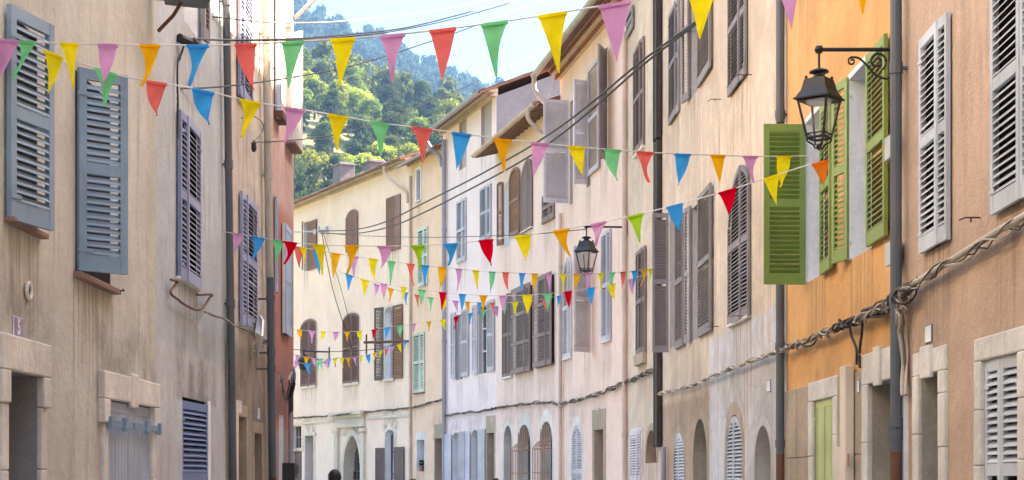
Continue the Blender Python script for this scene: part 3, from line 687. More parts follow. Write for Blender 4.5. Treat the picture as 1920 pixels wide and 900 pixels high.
mE = stucco('rose pink render', (.91, .67, .55), (.48, .34, .26), st=.18, streak=.16, mott=.16, blot=(.87, .70, .57), blots=.4, lowdirt=.2)
hE = H = House('house', 'rose pink house with deep red brown tile cornice under its eaves', 'house', *RH(cD, cE), 12.25, mE, over=.62, rows=3, rise=1.8)
def z_(t_, b_, px, HH=None): HH = HH or H; return (HH.Z(px, b_), HH.Z(px, t_))
w1 = H.window(1069, 1074, 190, 383, reveal='plaster'); H.leaf(w1, 1068, 1019, 86, 187, 380, 'sh_lilac')
w2 = H.window(1100, 1107, 140, 350, reveal='plaster'); H.leaf(w2, 1103, 1076, 75, 150, 345, 'sh_offw'); H.leaf(w2, 1105, 1122, 172, 0, 0, 'sh_offw', z=z_(122, 325, 1113))
w3 = H.window(1126, 1139, 95, 295, reveal='plaster'); H.leaf(w3, 1140, 1122, 30, 88, 296, 'sh_grey')
w4 = H.window(1058, 1072, 486, 672, arch=.9, depth=.12); H.pair(w4, 1057, 1065, 1073, 485, 673, 'sh_offw', arch=.9); H.sill(w4, 'stone', th=.03)
w5 = H.window(1096, 1107, 470, 655, depth=.12); H.leaf(w5, 1109, 1076, 55, 463, 660, 'sh_offw')
w6 = H.window(1131, 1145, 435, 640, depth=.12); H.pair(w6, 1130, 1138, 1147, 434, 641, 'sh_lilac'); H.sill(w6, 'stone', th=.03)
g1 = H.window(1072, 1091, 797, 1000, arch=.9, depth=.2); H.pair(g1, 1072, 1081, 1092, 797, 1000, 'sh_offw', arch=.9, off=-.02, z=(.5, H.Z(1081, 797))); H.surround(g1, 'stone', jw=.16, lh=.24, pr=.008, arch=.9)
d1 = H.window(1115, 1132, 806, 3000, depth=.4, pane='dark', reveal='stone_tan', name='door'); H.surround(d1, 'stone_tan', jw=.22, lh=.5, pr=.015)
H.pipe('drainpipe', 1171, 60, 1100, .055, 'pink_pipe', collars=(250, 560, 815)); H.pipe('drainpipe', 1050.5, 400, 1100, .05, 'pink_pipe', collars=(500, 760))
H.finish(); H.gutter('pale_pipe', r=.09)

mF = stucco('blush render', (.91, .68, .57), (.50, .36, .28), st=.18, streak=.14, mott=.15, blot=(.87, .71, .59), blots=.4, lowdirt=.2)
hF = H = House('house', 'lower blush pink house with brown shutters and rusty window grilles', 'house', *RH(cE, cF), 11.75, mF, over=.66, rows=0, rise=1.2)
w1 = H.window(946, 957, 340, 462, arch=.8, reveal='plaster_white', depth=.3, pane='frame_white'); H.leaf(w1, 945, 932, 165, 341, 460, 'sh_brown', arch=.5, both=True); H.leaf(w1, 957, 973, 165, 0, 0, 'sh_brown', z=z_(318, 444, 962), arch=.5, both=True)
w2 = H.window(980, 999, 303, 430, arch=.9, depth=.1); H.pair(w2, 979, 990, 1000, 300, 433, 'sh_taupe', arch=.9, kind='plank'); H.sill(w2, 'stone', th=.04)
w3 = H.window(1020, 1040, 372, 412, depth=.1); H.pair(w3, 1019, 1030, 1041, 362, 413, 'sh_taupe'); H.sill(w3, 'terracotta', th=.05)
w4 = H.window(946, 961, 553, 706, arch=.8, depth=.1); H.pair(w4, 944, 953, 962, 551, 708, 'sh_taupe', arch=.8); H.sill(w4, 'stone', th=.06)
w5 = H.window(968, 999, 540, 694, depth=.1); H.pair(w5, 966, 983, 1001, 537, 699, 'sh_taupe', off=.12, mid=2); H.sill(w5, 'sh_dbrown', th=.06)
w6 = H.window(1009, 1039, 520, 683, depth=.1); H.pair(w6, 1007, 1023, 1041, 517, 687, 'sh_taupe', off=.12, mid=2); H.sill(w6, 'sh_dbrown', th=.06)
g1 = H.window(945, 960, 798, 3000, arch=.95, depth=.4, pane='dark', reveal='plaster', name='door'); H.surround(g1, 'stone', jw=.12, lh=.16, pr=.01, arch=.95)
for (x0, x1, yt, sw_) in ((972, 995, 796, 966), (1014, 1036, 790, 1006)):
    gw = H.window(x0, x1, yt, 1000, arch=.95, depth=.3, pane='dark', reveal='stone'); H.surround(gw, 'stone', jw=.2, lh=.34, pr=.01, arch=.95)
    X0, X1, Z0, Z1 = gw['_x']; gb = MB(); nb = 7
    for i in range(nb+1):
        x = X0+(X1-X0)*i/nb; ar = .95*(X1-X0)/2; f = math.sqrt(max(0, 1-((x-(X0+X1)/2)/((X1-X0)/2))**2)); zt = Z1-ar+ar*f
        zk = Z1-.62
        gb.tube([(x, -.05, zt-.02), (x, -.06, zk+.08), (x, -.2, zk-.06), (x, -.24, zk-.14), (x, -.24, max(Z0-.1, .9)), (x, -.05, max(Z0-.2, .8))], .011, 6)
    for zz, yy in ((Z1-ar-.1, -.05), (zk-.14, -.24), (zk-.8, -.24), (1.2, -.24)): gb.tube([(X0, yy, zz), (X1, yy, zz)], .012, 6)
    for xx in (X0, X1):
        for zz in (zk-.14, zk-.8, 1.2): gb.tube([(xx, -.24, zz), (xx, 0, zz)], .014, 6)
    gb.build('window_grille', M['iron_rust'], gw, recalc=False)
H.finish(); H.gutter('pink_pipe', r=.09, off=.06)
rf = MB()
for i in range(int(H.L/.45)+1):
    x = .05+i*.45; rf.hexa([(x, -.68, H.zeave-.10), (x+.09, -.68, H.zeave-.10), (x+.09, .02, H.zeave+.68*.3-.12), (x, .02, H.zeave+.68*.3-.12), (x, -.68, H.zeave-.01), (x+.09, -.68, H.zeave-.01), (x+.09, .02, H.zeave+.68*.3-.02), (x, .02, H.zeave+.68*.3-.02)])
rf.build('rafter_ends', M['rafter'], H.roofob)
# swan-neck connection from the pink house's gutter
def spout(HH, pts, r, mat): mb = MB(); mb.tube(resample(pts, 18), r, 10); return mb.build('drainpipe', M[mat], HH.root, recalc=False)
q = hE; ze = q.zeave-.08
spout(q, [(.05, -.72, ze), (.06, -.70, ze-.35), (.3, -.45, ze-.75), (.65, -.2, ze-1.0), (.7, -.07, ze-1.25), (.7, -.07, ze-1.8)], .065, 'pink_pipe')
q = hF; ze = q.zeave-.08
spout(q, [(q.L-.15, -.85, ze), (q.L-.15, -.83, ze-.3), (q.L-.1, -.5, ze-.6), (q.L-.06, -.1, ze-.8), (q.L-.05, -.08, ze-1.2)], .06, 'pink_pipe')

mG = stucco('white pink limewash', (.91, .74, .70), (.56, .44, .40), st=.12, streak=.1, mott=.12, blot=(.88, .78, .72), blots=.4, lowdirt=.2)
M['infill'] = stucco('grey infill plaster', (.46, .41, .39), st=.1, streak=.1, mott=.12)
hG = H = House('house', 'tall white pink house with lilac grey shutters and blocked attic windows', 'house', *RH(cF, cG), 13.45, mG, over=.55, rows=2, rise=1.7, tile='tile_pale')
H.gable = stucco('grey cement gable', (.26, .28, .30), st=.3, streak=.35, mott=.3)
w1 = H.window(902, 922, 187, 288, depth=.1, pane='infill', reveal='infill'); w2 = H.window(861, 875, 220, 316, depth=.1, pane='infill', reveal='infill')
w3 = H.window(859, 874, 376, 490, depth=.1); H.pair(w3, 858, 866, 875, 375, 491, 'sh_lilac'); w4 = H.window(903, 921, 351, 448, depth=.1); H.pair(w4, 902, 911, 922, 350, 449, 'sh_lilac')
zz = z_(575, 703, 886)
w5 = H.window(856, 867, 590, 712, reveal='infill', depth=.15, bars=(1, 3)); H.leaf(w5, 856, 845, 172, 0, 0, 'sh_lilac', z=zz); H.leaf(w5, 867, 877.5, 172, 0, 0, 'sh_lilac', z=zz)
w6 = H.window(898, 914, 573, 700, reveal='infill', depth=.15, bars=(1, 3)); H.leaf(w6, 897, 885, 172, 0, 0, 'sh_lilac', z=zz); H.leaf(w6, 915, 926, 172, 0, 0, 'sh_lilac', z=zz)
g1 = H.window(848, 861, 811, 3000, arch=.6, depth=.2, reveal='plaster_white', pane='dark', name='door'); H.leaf(g1, 848, 834, 172, 0, 0, 'sh_lilac', kind='plank', z=(.1, H.Z(848, 814))); H.leaf(g1, 861, 871, 172, 0, 0, 'sh_lilac', kind='plank', z=(.1, H.Z(861, 810)))
g2 = H.window(883, 898, 806, 3000, arch=.6, depth=.2, reveal='plaster_white', pane='dark', name='door'); H.leaf(g2, 883, 872.5, 172, 0, 0, 'sh_lilac', kind='plank', z=(.1, H.Z(883, 808))); H.leaf(g2, 898, 909, 172, 0, 0, 'sh_lilac', kind='plank', z=(.1, H.Z(898, 805)))
d1 = H.window(914, 927, 812, 3000, depth=.3, pane='dark', reveal='stone_tan', name='door'); H.surround(d1, 'stone_tan', jw=.12, lh=.55, pr=.015)
H.pipe('drainpipe', 832.5, 262, 1100, .075, 'lilac_pipe', collars=(430, 640)); H.finish(); H.gutter('lilac_pipe', r=.09)
ze = H.zeave-.05; spout(H, [(-.05, -.62, ze), (-.05, -.6, ze-.2), (.0, -.4, ze-.5), (.1, -.15, ze-.75), (.12, -.09, ze-1.1)], .07, 'lilac_pipe')

mH = stucco('peach render', (.88, .61, .43), (.52, .36, .26), st=.18, streak=.14, mott=.14, blot=(.83, .62, .45), blots=.4)
hH = H = House('house', 'narrow peach house with mint shutters between the cream and white pink houses', 'house', *RH(cG, cH), 12.95, mH, over=.4, rows=1, tile='tile_pale')
w1 = H.window(782, 789, 318, 376, reveal='plaster_white', depth=.08); H.surround(w1, 'plaster_white', jw=.1, lh=.1); H.sill(w1, 'plaster_white')
w2 = H.window(786, 801, 428, 535, depth=.1); H.pair(w2, 785, 793, 803, 428, 536, 'sh_mint'); w3 = H.window(778, 796, 626, 736, depth=.1); H.pair(w3, 777, 786, 797, 625, 737, 'sh_mint')
H.sill(w3, 'sh_dbrown', th=.04)
w4 = H.window(782, 796, 825, 884, depth=.4, reveal='plaster_white'); H.surround(w4, 'stone', jw=.12, lh=.3, pr=.012)
d1 = H.window(816, 829, 822, 3000, depth=.3, pane='dark', reveal='stone_tan', name='door'); H.surround(d1, 'stone_tan', jw=.1, lh=.5, pr=.012)
H.finish(); H.gutter('lilac_pipe', r=.08)

mI = stucco('cream limewash', (.93, .70, .54), (.55, .42, .28), st=.2, streak=.15, mott=.13, blot=(.88, .76, .58), blots=.4, lowdirt=.15)
hI = H = House('house', 'long cream house closing the view with brown shutters and arched stone portal', 'house', *RH(cH, cI), 13.1, mI, over=.45, rows=2, tile='tile_pale', rise=1.6)
w1 = H.window(570, 578, 416, 508, reveal='stone'); H.leaf(w1, 578, 593, 168, 0, 0, 'sh_brown', kind='plank', z=z_(415, 506, 584)); H.leaf(w1, 569, 566, 90, 0, 0, 'sh_dbrown', z=z_(415, 506, 570))
w2 = H.window(651, 672, 396, 468, arch=.5, depth=.1); H.pair(w2, 650, 661, 672, 394, 470, 'sh_brown', arch=.5, kind='plank')
w3 = H.window(727, 751, 369, 468, depth=.1); H.pair(w3, 726, 739, 752, 368, 470, 'sh_brown', kind='plank')
w4 = H.window(566, 593, 602, 724, arch=.35, depth=.1); H.pair(w4, 565, 579, 594, 599, 726, 'sh_brown', arch=.35); H.surround(w4, 'stone_cream', jw=.14, lh=.12, pr=.02, arch=.35); H.sill(w4, 'stone_cream', th=.1)
w5 = H.window(645, 673, 590, 718, arch=.35, depth=.1); H.pair(w5, 644, 658, 674, 588, 720, 'sh_brown', arch=.35); H.surround(w5, 'stone_cream', jw=.14, lh=.12, pr=.02, arch=.35); H.sill(w5, 'stone_cream', th=.1)
w6 = H.window(722, 739, 575, 710, arch=.5, depth=.25, reveal='plaster_white', pane='sh_lilac', bars=(2, 4)); H.surround(w6, 'stone_cream', jw=.12, lh=.12, pr=.02, arch=.5); H.sill(w6, 'stone_cream', th=.1)
H.leaf(w6, 720, 702, 160, 0, 0, 'sh_dbrown', z=z_(578, 714, 711)); H.leaf(w6, 738, 754, 160, 0, 0, 'sh_brown', z=z_(572, 710, 746))
g1 = H.window(549, 565, 799, 840, depth=.2, bars=(3, 2), barmat='sh_taupe', reveal='stone')
g0 = H.window(548, 566, 846, 3000, depth=.1, pane='sh_dbrown', reveal='stone', name='door')
d1 = H.window(573, 589, 817, 3000, depth=.5, pane='door_orange', reveal='plaster', name='door', bars=(1, 3), barmat='door_orange'); H.surround(d1, 'stone_cream', jw=.14, lh=.15)
d2 = H.window(645, 676, 816, 3000, arch=1.7, depth=.45, reveal='stone_cream', name='door', bars=(4, 9), barmat='sh_dbrown', point=True); H.surround(d2, 'stone_cream', jw=.22, lh=.22, pr=.03, arch=1.7)
pm = MB()
for (x0, x1, yt, yb, o_) in ((628, 689, 772, 778, .30), (630, 687, 778, 783, .2), (632, 685, 783, 797, .08), (631, 686, 797, 801, .14), (629, 638, 806, 812, .16), (679, 688, 803, 809, .16)): H.box(x0, x1, yt, yb, -o_, .01, pm)
for (x0, x1) in ((631, 637), (680, 686)): H.box(x0, x1, 812, 1000, -.12, .01, pm)
pm.build('portal', M['stone_cream'], d2)
g2 = H.window(724, 741, 806, 1000, arch=.4, depth=.25, bars=(2, 4), barmat='sh_dbrown', reveal='plaster_white', pane='sh_lilac'); H.leaf(g2, 723, 704, 160, 0, 0, 'sh_dbrown', kind='plank', z=(.6, H.Z(711, 840))); H.leaf(g2, 741, 757, 160, 0, 0, 'sh_dbrown', kind='plank', z=(.6, H.Z(749, 838))); H.surround(g2, 'stone_cream', jw=.12, lh=.14, arch=.4)
st = MB(); zs_ = H.Z(700, 773)
st.box(.1, H.S(627), -.05, .01, zs_-.26, zs_-.16); st.box(H.S(690), H.L-.1, -.05, .01, zs_-.26, zs_-.16); st.build('string_course', M['stone_cream'], H.root)
H.pipe('drainpipe', 769, 330, 1100, .05, 'pink_pipe', collars=(560,)); H.finish()
ze = H.zeave-.02; spout(H, [(H.L-1.3, -.5, ze), (H.L-1.28, -.45, ze-.3), (H.L-.8, -.2, ze-.75), (H.L-.25, -.07, ze-1.1), (H.L-.12, -.07, ze-1.5)], .05, 'pink_pipe')
for (x0, x1, yt, yd) in ((624, 663, 300, 2.2), (679, 716, 296, 2.2)):
    ch = MB(); a, b = H.S(x0, yd), H.S(x1, yd); c = H.pt((a+b)/2, yd); zt = CH+(HY-yt)/F*c.y; zb_ = H.zroof(0); b = a+.85
    ch.box(a, b, yd, yd+.7, zb_-.2, zt-.14); ch.box(a-.05, b+.05, yd-.05, yd+.75, zt-.14, zt-.06); ch.box(a+.02, b-.02, yd+.02, yd+.68, zt-.06, zt)
    ch.build('chimney', M['chimney'], H.roofob, bevel=.015)

# ---------------------------------------------------------------- trees
def crown_mesh(name, mats, rad, hgt, lobes, nleaf, ls, seed):
    g_ = np.random.default_rng(seed); cs = []
    for i in range(lobes):
        a = g_.uniform(0, 6.283); rr = rad*g_.uniform(.0, .68); z = hgt*g_.uniform(.22, .86); q = 1-abs(z/hgt-.45)
        cs.append((rr*q*math.cos(a), rr*q*math.sin(a), z, rad*g_.uniform(.16, .46)))
    cs = np.array(cs); idx = g_.integers(0, lobes, nleaf); c = cs[idx]
    d = g_.normal(size=(nleaf, 3)); d /= np.linalg.norm(d, axis=1)[:, None]; d[:, 2] = np.where(d[:, 2] < -.3, -d[:, 2]*.5, d[:, 2])
    p = c[:, :3]+d*(c[:, 3]*g_.uniform(.72, 1.08, nleaf)**1)[:, None]*np.array([1, 1, .85])
    nrm = d+g_.normal(size=(nleaf, 3))*.55; nrm /= np.linalg.norm(nrm, axis=1)[:, None]
    a = np.cross(nrm, g_.normal(size=(nleaf, 3))); a /= np.linalg.norm(a, axis=1)[:, None]; b = np.cross(nrm, a)
    s_ = (ls*g_.uniform(.6, 1.4, nleaf))[:, None]
    V = np.stack([p-a*s_*.5, p-b*s_*.32, p+a*s_*.5, p+b*s_*.32], 1).reshape(-1, 3)
    return V
def mesh_quads(name, V, mat):
    n = len(V)//4; me = bpy.data.meshes.new(name); me.vertices.add(len(V)); me.vertices.foreach_set('co', V.astype(np.float32).ravel())
    me.loops.add(n*4); me.loops.foreach_set('vertex_index', np.arange(n*4, dtype=np.int32)); me.polygons.add(n)
    me.polygons.foreach_set('loop_start', np.arange(0, n*4, 4, dtype=np.int32)); me.update(); me.validate(); me.materials.append(mat); return me
LM = [leafmat('dark grey green foliage', (.018, .036, .014), (.05, .08, .03)), leafmat('mid green foliage', (.045, .085, .02), (.12, .17, .04)), leafmat('yellow green foliage', (.11, .155, .022), (.21, .25, .045))]
bark = paint('bark', (.10, .075, .055), .5, .95)
kinds = []
for k, (m_, rad, hgt, lo, nl, ls) in enumerate(((0, 3.0, 7.5, 26, 8500, .23), (1, 3.3, 7.5, 28, 8500, .25), (2, 3.0, 6.6, 24, 7500, .27), (0, 2.6, 9.0, 26, 8000, .22), (1, 2.7, 6.2, 22, 7000, .25))):
    cm = mesh_quads('crown', crown_mesh('crown', None, rad, hgt, lo, nl, ls, 20+k), LM[m_])
    tb = MB(); tb.tube([(0, 0, -1.2), (.1, .05, hgt*.3), (.0, .1, hgt*.55), (.1, 0, hgt*.8)], [.26, .18, .12, .04], 7)
    for a in (0, 2.1, 4.2): tb.tube([(.05, .05, hgt*.3), (rad*.35*math.cos(a), rad*.35*math.sin(a), hgt*.5), (rad*.6*math.cos(a), rad*.6*math.sin(a), hgt*.62)], [.11, .07, .03], 6)
    to = tb.build('trunk', bark); tm = to.data; bpy.data.objects.remove(to)
    kinds.append((m_, cm, tm))
TL = ('dark grey green tree in the wood on the slope behind the roofs', 'mid green leafy tree in the wood on the slope behind the roofs', 'bright yellow green tree in the wood on the slope behind the roofs')
nt_ = 0
def tree(x, y, k, sc):
    m_, cm, tm = kinds[k]
    r_ = tag(empty('tree', (x, y, float(terrain(x, y))-.2), random.uniform(0, 6.28)), TL[m_], 'tree', 'trees of the wood on the slope: '+('dark', 'mid green', 'yellow green')[m_]); r_.scale = (sc, sc, sc*random.uniform(.9, 1.15))
    for n_, me in (('crown', cm), ('trunk', tm)):
        o = bpy.data.objects.new(n_, me); COL.objects.link(o); o.parent = r_
y = 98.0
while y < 330 and nt_ < 285:
    st_ = 3.6+(y-98)*.014; x = K(500)*y-3+random.uniform(0, st_)
    while x < K(965)*y+4:
        n_ = math.sin(x*.22+y*.05)+math.sin(y*.11+1.3)+random.uniform(-1.1, 1.1)
        k = random.choice((0, 3)) if n_ < -.2 else (random.choice((1, 4)) if n_ < .75 else 2)
        tree(x+random.uniform(-1, 1), y+random.uniform(-1.5, 1.5), k, random.uniform(.75, 1.15)*(1+(y-98)*.0012)); nt_ += 1; x += st_*random.uniform(.85, 1.2)
    y += st_*1.5
print('trees', nt_, y)
# the rest of the wood, up to the far ridge, as one mass
def mass(name, y0, y1, step, ls, nl, mat, margin, sz, seed):
    g_ = np.random.default_rng(seed); out = []; y = y0
    base = [crown_mesh('c', None, 3.4, 7, 9, nl, ls, 90+i) for i in range(4)]
    while y < y1:
        x = K(440)*y-margin
        while x < K(1100)*y+margin:
            b = base[g_.integers(0, 4)]; s_ = sz*g_.uniform(.8, 1.35); a = g_.uniform(0, 6.28); ca, sa = math.cos(a), math.sin(a)
            xx, yy = x+g_.uniform(-1, 1)*step*.5, y+g_.uniform(-1, 1)*step*.5
            V = b*s_; V = np.stack([V[:, 0]*ca-V[:, 1]*sa+xx, V[:, 0]*sa+V[:, 1]*ca+yy, V[:, 2]*g_.uniform(.9, 1.4)+float(terrain(xx, yy))-.8], 1); out.append(V); x += step*g_.uniform(.8, 1.2)
        y += step
    V = np.concatenate(out); o = bpy.data.objects.new(name, mesh_quads(name, V, mat)); COL.objects.link(o); tag(o, kind='stuff'); return o
o = mass('wood', y, 560, 6.5, .75, 420, leafmat('wood foliage', (.03, .06, .02), (.14, .18, .045)), 14, 1.1, 3); tag(o, 'green wood covering the middle of the hillside', 'wood')
o = mass('far_wood', 560, 1010, 10.5, 1.15, 300, leafmat('far wood foliage tinted for haze', (.018, .045, .035), (.045, .085, .06)), 20, 1.5, 4); tag(o, 'bluish dark wood on the ridge under the sky', 'wood')  # haze blue is mixed into the leaf colour itself

# ---------------------------------------------------------------- street lamps
def lantern(root, c, s_):
    T = Matrix.Translation(c) @ Matrix.Scale(s_, 4) @ Matrix.Rotation(R(45+8), 4, 'Z')
    b = MB(); b.T = T                                    # metal body, origin at the hanging point
    b.lathe([(.012, 0), (.012, -.11)], 8); b.lathe([(.0, -.10), (.03, -.105), (.095, -.13), (.10, -.145), (.05, -.16), (.055, -.185), (.085, -.20), (.085, -.21), (.04, -.215)], 16)
    r2 = math.sqrt(2)
    b.lathe([(.09*r2*.8, -.205), (.135*r2*.8, -.215), (.15*r2*.9, -.33), (.19*r2*.93, -.40), (.205*r2*.93, -.405), (.205*r2*.93, -.42), (.15*r2, -.425)], 4)
    def corner(k, r_, z): a = math.pi/4+k*math.pi/2; return Vector((r_*math.cos(a), r_*math.sin(a), z))
    for k in range(4):
        b.tube([corner(k, .165*r2*.95, -.42), corner(k, .088*r2, -.80)], .012, 6); b.tube([corner(k, .088*r2, -.80), corner(k+1, .088*r2, -.80)], .014, 6)
        b.tube([corner(k, .097*r2, -.76), corner(k+1, .097*r2, -.76)], .008, 6); b.tube([corner(k, .165*r2*.95, -.43), corner(k+1, .165*r2*.95, -.43)], .010, 6)
        q = corner(k, .088*r2, -.80); b.tube(resample([q, q*.98+Vector((0, 0, -.05)), Vector((q.x*.45, q.y*.45, -.87)), Vector((q.x*.35, q.y*.35, -.90)), Vector((0, 0, -.895))], 9), .009, 6)
        b.lathe([(.012, -.215), (.016, -.19), (.0, -.175)], 8, c=tuple(corner(k, .118*r2*.8, 0)))
    b.lathe([(.02, -.86), (.028, -.885), (.0, -.93)], 10)
    b.build('lantern', M['black'], root, recalc=False)
    gl = MB(); gl.T = T
    P_ = [corner(k, .155*r2*.95, -.425) for k in range(4)]+[corner(k, .084*r2, -.79) for k in range(4)]
    gl.add(P_, [(0, 1, 5, 4), (1, 2, 6, 5), (2, 3, 7, 6), (3, 0, 4, 7)])
    t = NT('lamp pane glass'); t.b.inputs['Base Color'].default_value = (.9, .93, .92, 1); t.b.inputs['Roughness'].default_value = .12
    t.b.inputs['Alpha'].default_value = .07
    gl.build('pane', t.m, root, recalc=False)
    df = MB(); df.T = T; df.lathe([(.13, -.425), (.12, -.455), (.05, -.475), (.0, -.48)], 20); df.build('diffuser', M['lampglass'], root)
def scroll(c, r0, r1, a0, a1, plane_x, n=26):
    out = []
    for i in range(n):
        t_ = i/(n-1); a = a0+(a1-a0)*t_; r_ = r0+(r1-r0)*t_; out.append(Vector(c)+Vector(plane_x)*(r_*math.cos(a))+Vector((0, 0, r_*math.sin(a))))
    return out
def wall_lamp(HH, pxw, y_arm, L_, s_, label, scr=True, ytop=70, ybot=175):
    base = HH.W(pxw, y_arm, 0); root = tag(empty('street_lamp', base, math.atan2(HH.u.y, HH.u.x)), label, 'street lamp')
    b = MB()                                             # local frame of the wall: -Y points into the street
    zt = HH.Z(pxw, ytop)-base.z; zb_ = HH.Z(pxw, ybot)-base.z
    b.box(-.025*s_, .025*s_, -.045, .0, zb_, zt); b.tube([(0, -.04, 0), (0, -L_, 0)], .018*s_, 10); b.lathe([(.0, .035*s_), (.03*s_, .03*s_), (.042*s_, 0), (.03*s_, -.03*s_), (0, -.035*s_)], 12, c=(0, -L_, 0))
    for y_ in (.3, .66): b.box(-.02*s_, .02*s_, -.05-L_*y_*.0-.0, -.04, zt*.6, zt*.7)
    if scr:
        d = (0, 1, 0)
        w_ = L_
        arc = resample([(0, -w_*.62, -.07), (0, -w_*.52, -.075), (0, -w_*.42, -.14), (0, -w_*.30, -.235), (0, -w_*.16, -.26), (0, -.09, -.21), (0, -.055, -.12)], 26); b.tube(arc, .010*s_, 7)
        b.tube(scroll((0, -w_*.60, -.105), .038, .012, R(80), R(80+420), d), .009, 6)
        b.tube(scroll((0, -w_*.29, -.105), .085, .018, R(-60), R(-60+560), d, 40), .010, 7)
    b.build('bracket', M['black'], root, recalc=False)
    lantern(root, (0, -L_, -.075*s_), s_*.9); q_ = MB(); q_.tube([(0, -L_, 0), (0, -L_, -.09*s_)], .012*s_, 8); q_.build('hanger', M['black'], root)
    return root
wall_lamp(hA, 1690, 93, .74, 1.0, 'large black lantern on a scrolled bracket in front of the orange house')
wall_lamp(hD, 1176, 426, .92, 1.24, 'small distant black lantern hung in front of the pink house', scr=False, ytop=415, ybot=440)
lr = tag(empty('street_lamp', hI.W(618, 660), math.atan2(hI.u.y, hI.u.x)), 'faraway black bracket lamp on the cream house between two brown shuttered windows', 'street lamp')
b = MB(); b.tube([(0, -.02, .2), (0, -.02, -.5)], .03, 6); b.tube([(0, 0, 0), (-1.0, -.75, .06)], .03, 6); b.tube(resample([(0, -.02, -.45), (-.35, -.25, -.4), (-.6, -.45, -.1), (-.5, -.36, .03)], 12), .02, 6); b.build('bracket', M['black'], lr, recalc=False)
b = MB(); b.lathe([(.03, .05), (.04, -.1), (.22, -.3), (.26, -.34), (.25, -.42), (.16, -.75), (.03, -.8)], 8, c=(-1.0, -.75, .06)); b.build('lantern', M['black'], lr)

# ---------------------------------------------------------------- bunting
PC = dict(pink=(.72, .34, .60), green=(.16, .66, .30), yellow=(.92, .76, .03), orange=(.95, .46, .02), blue=(.01, .36, .78), coral=(.88, .17, .15), red=(.74, .004, .02), lime=(.36, .68, .04), deep=(.95, .22, .03))
PM = {k: cloth('pennant '+k, v) for k, v in PC.items()}
def lineplan(pxL, YL, pxR, YR):
    a, b = Vector((K(pxL)*YL, YL)), Vector((K(pxR)*YR, YR)); d = b-a
    def f(px, py): t_ = hit(px, a, d); p = a+d*t_; return Vector((p.x, p.y, CH+(HY-py)/F*p.y))
    return f, d.normalized()
def bunting(label, pxL, YL, pxR, YR, pts, flags, r=.0055, sway=.05):
    f, d = lineplan(pxL, YL, pxR, YR); P3 = [f(*p) for p in pts]; cl = resample(P3, len(pts)*7)
    root = tag(empty('bunting', P3[0]), label, 'bunting', 'strings of pennants across the street')
    mb = MB(); mb.T = Matrix.Translation(-P3[0]); mb.tube(cl, r, 6); mb.build('cord', M['cord'], root, recalc=False)
    cx_ = [CX+F*p.x/p.y for p in cl]; cyy = [HY-(p.z-CH)*F/p.y for p in cl]
    far_ = 1.12 if YL > 22 else 1.0
    for (xc, w_, h_, dx, colr) in flags:
        w_ *= far_; h_ *= far_
        n = Vector((-d.y, d.x)); tw = random.uniform(-1, 1)*sway; swg = random.uniform(-1, 1)*.12; cu = random.uniform(-.02, .02)
        yl, yr = np.interp(xc-w_/2, cx_, cyy), np.interp(xc+w_/2, cx_, cyy)
        A, B = f(xc-w_/2, yl), f(xc+w_/2, yr); C = f(xc+dx, (yl+yr)/2+h_)
        nn = Vector((n.x, n.y, 0)); V = []; nr, nc = 8, 4
        for i in range(nr+1):
            t_ = i/nr
            for j in range(nc+1):
                u = j/nc; top = A.lerp(B, u); q = top.lerp(C, t_*.995)
                q = q+nn*(swg*t_*t_+tw*math.sin(u*3+t_*4)*(.3+t_)*(1-t_*.6)+cu*math.sin(t_*3.1)); V.append(q-P3[0])
        m2 = MB(); m2.add(V, [(i*(nc+1)+j, i*(nc+1)+j+1, (i+1)*(nc+1)+j+1, (i+1)*(nc+1)+j) for i in range(nr) for j in range(nc)])
        # folded hem over the cord
        hem = []
        for j in range(nc+1):
            top = A.lerp(B, j/nc)-P3[0]; q = nn*.007
            hem += [top+q+Vector((0, 0, .004)), top+q*1.2-Vector((0, 0, .018)), top-q+Vector((0, 0, .004)), top-q*1.2-Vector((0, 0, .018))]
        b0 = [(4*j, 4*j+4, 4*j+5, 4*j+1) for j in range(nc)]+[(4*j+2, 4*j+3, 4*j+7, 4*j+6) for j in range(nc)]+[(4*j, 4*j+2, 4*j+6, 4*j+4) for j in range(nc)]
        m2.add(hem, b0); m2.build('pennant', PM[colr], root, smooth=True, recalc=False)
    return root
P, G, Yw, O, B_, C_, Rd, Li, Dp = 'pink green yellow orange blue coral red lime deep'.split()
bunting('nearest and highest string of large pennants crossing the top of the view', 0, 10.6, 2270, 8.0,
  [(-6, 74), (90, 80), (240, 84), (420, 84), (570, 77), (740, 65), (930, 42), (1060, 22), (1180, 2), (1320, -26), (1470, -58), (1620, -95), (1900, -170), (2260, -280)],
  [(12, 46, 73, -6, P), (51, 30, 77, -9, G), (130, 34, 80, -4, Yw), (202, 36, 79, -2, P), (281, 37, 84, -3, O), (371, 40, 82, -5, B_), (461, 40, 81, -1, C_), (549, 42, 90, -2, G), (643, 44, 93, -2, Yw), (736, 46, 91, 2, P), (830, 49, 100, 3, C_), (927, 50, 99, -3, G), (1036, 54, 106, 4, Yw), (1153, 59, 107, -1, P), (1318, 62, 108, 2, Yw), (1478, 58, 108, 1, P), (1616, 60, 118, -1, O)])
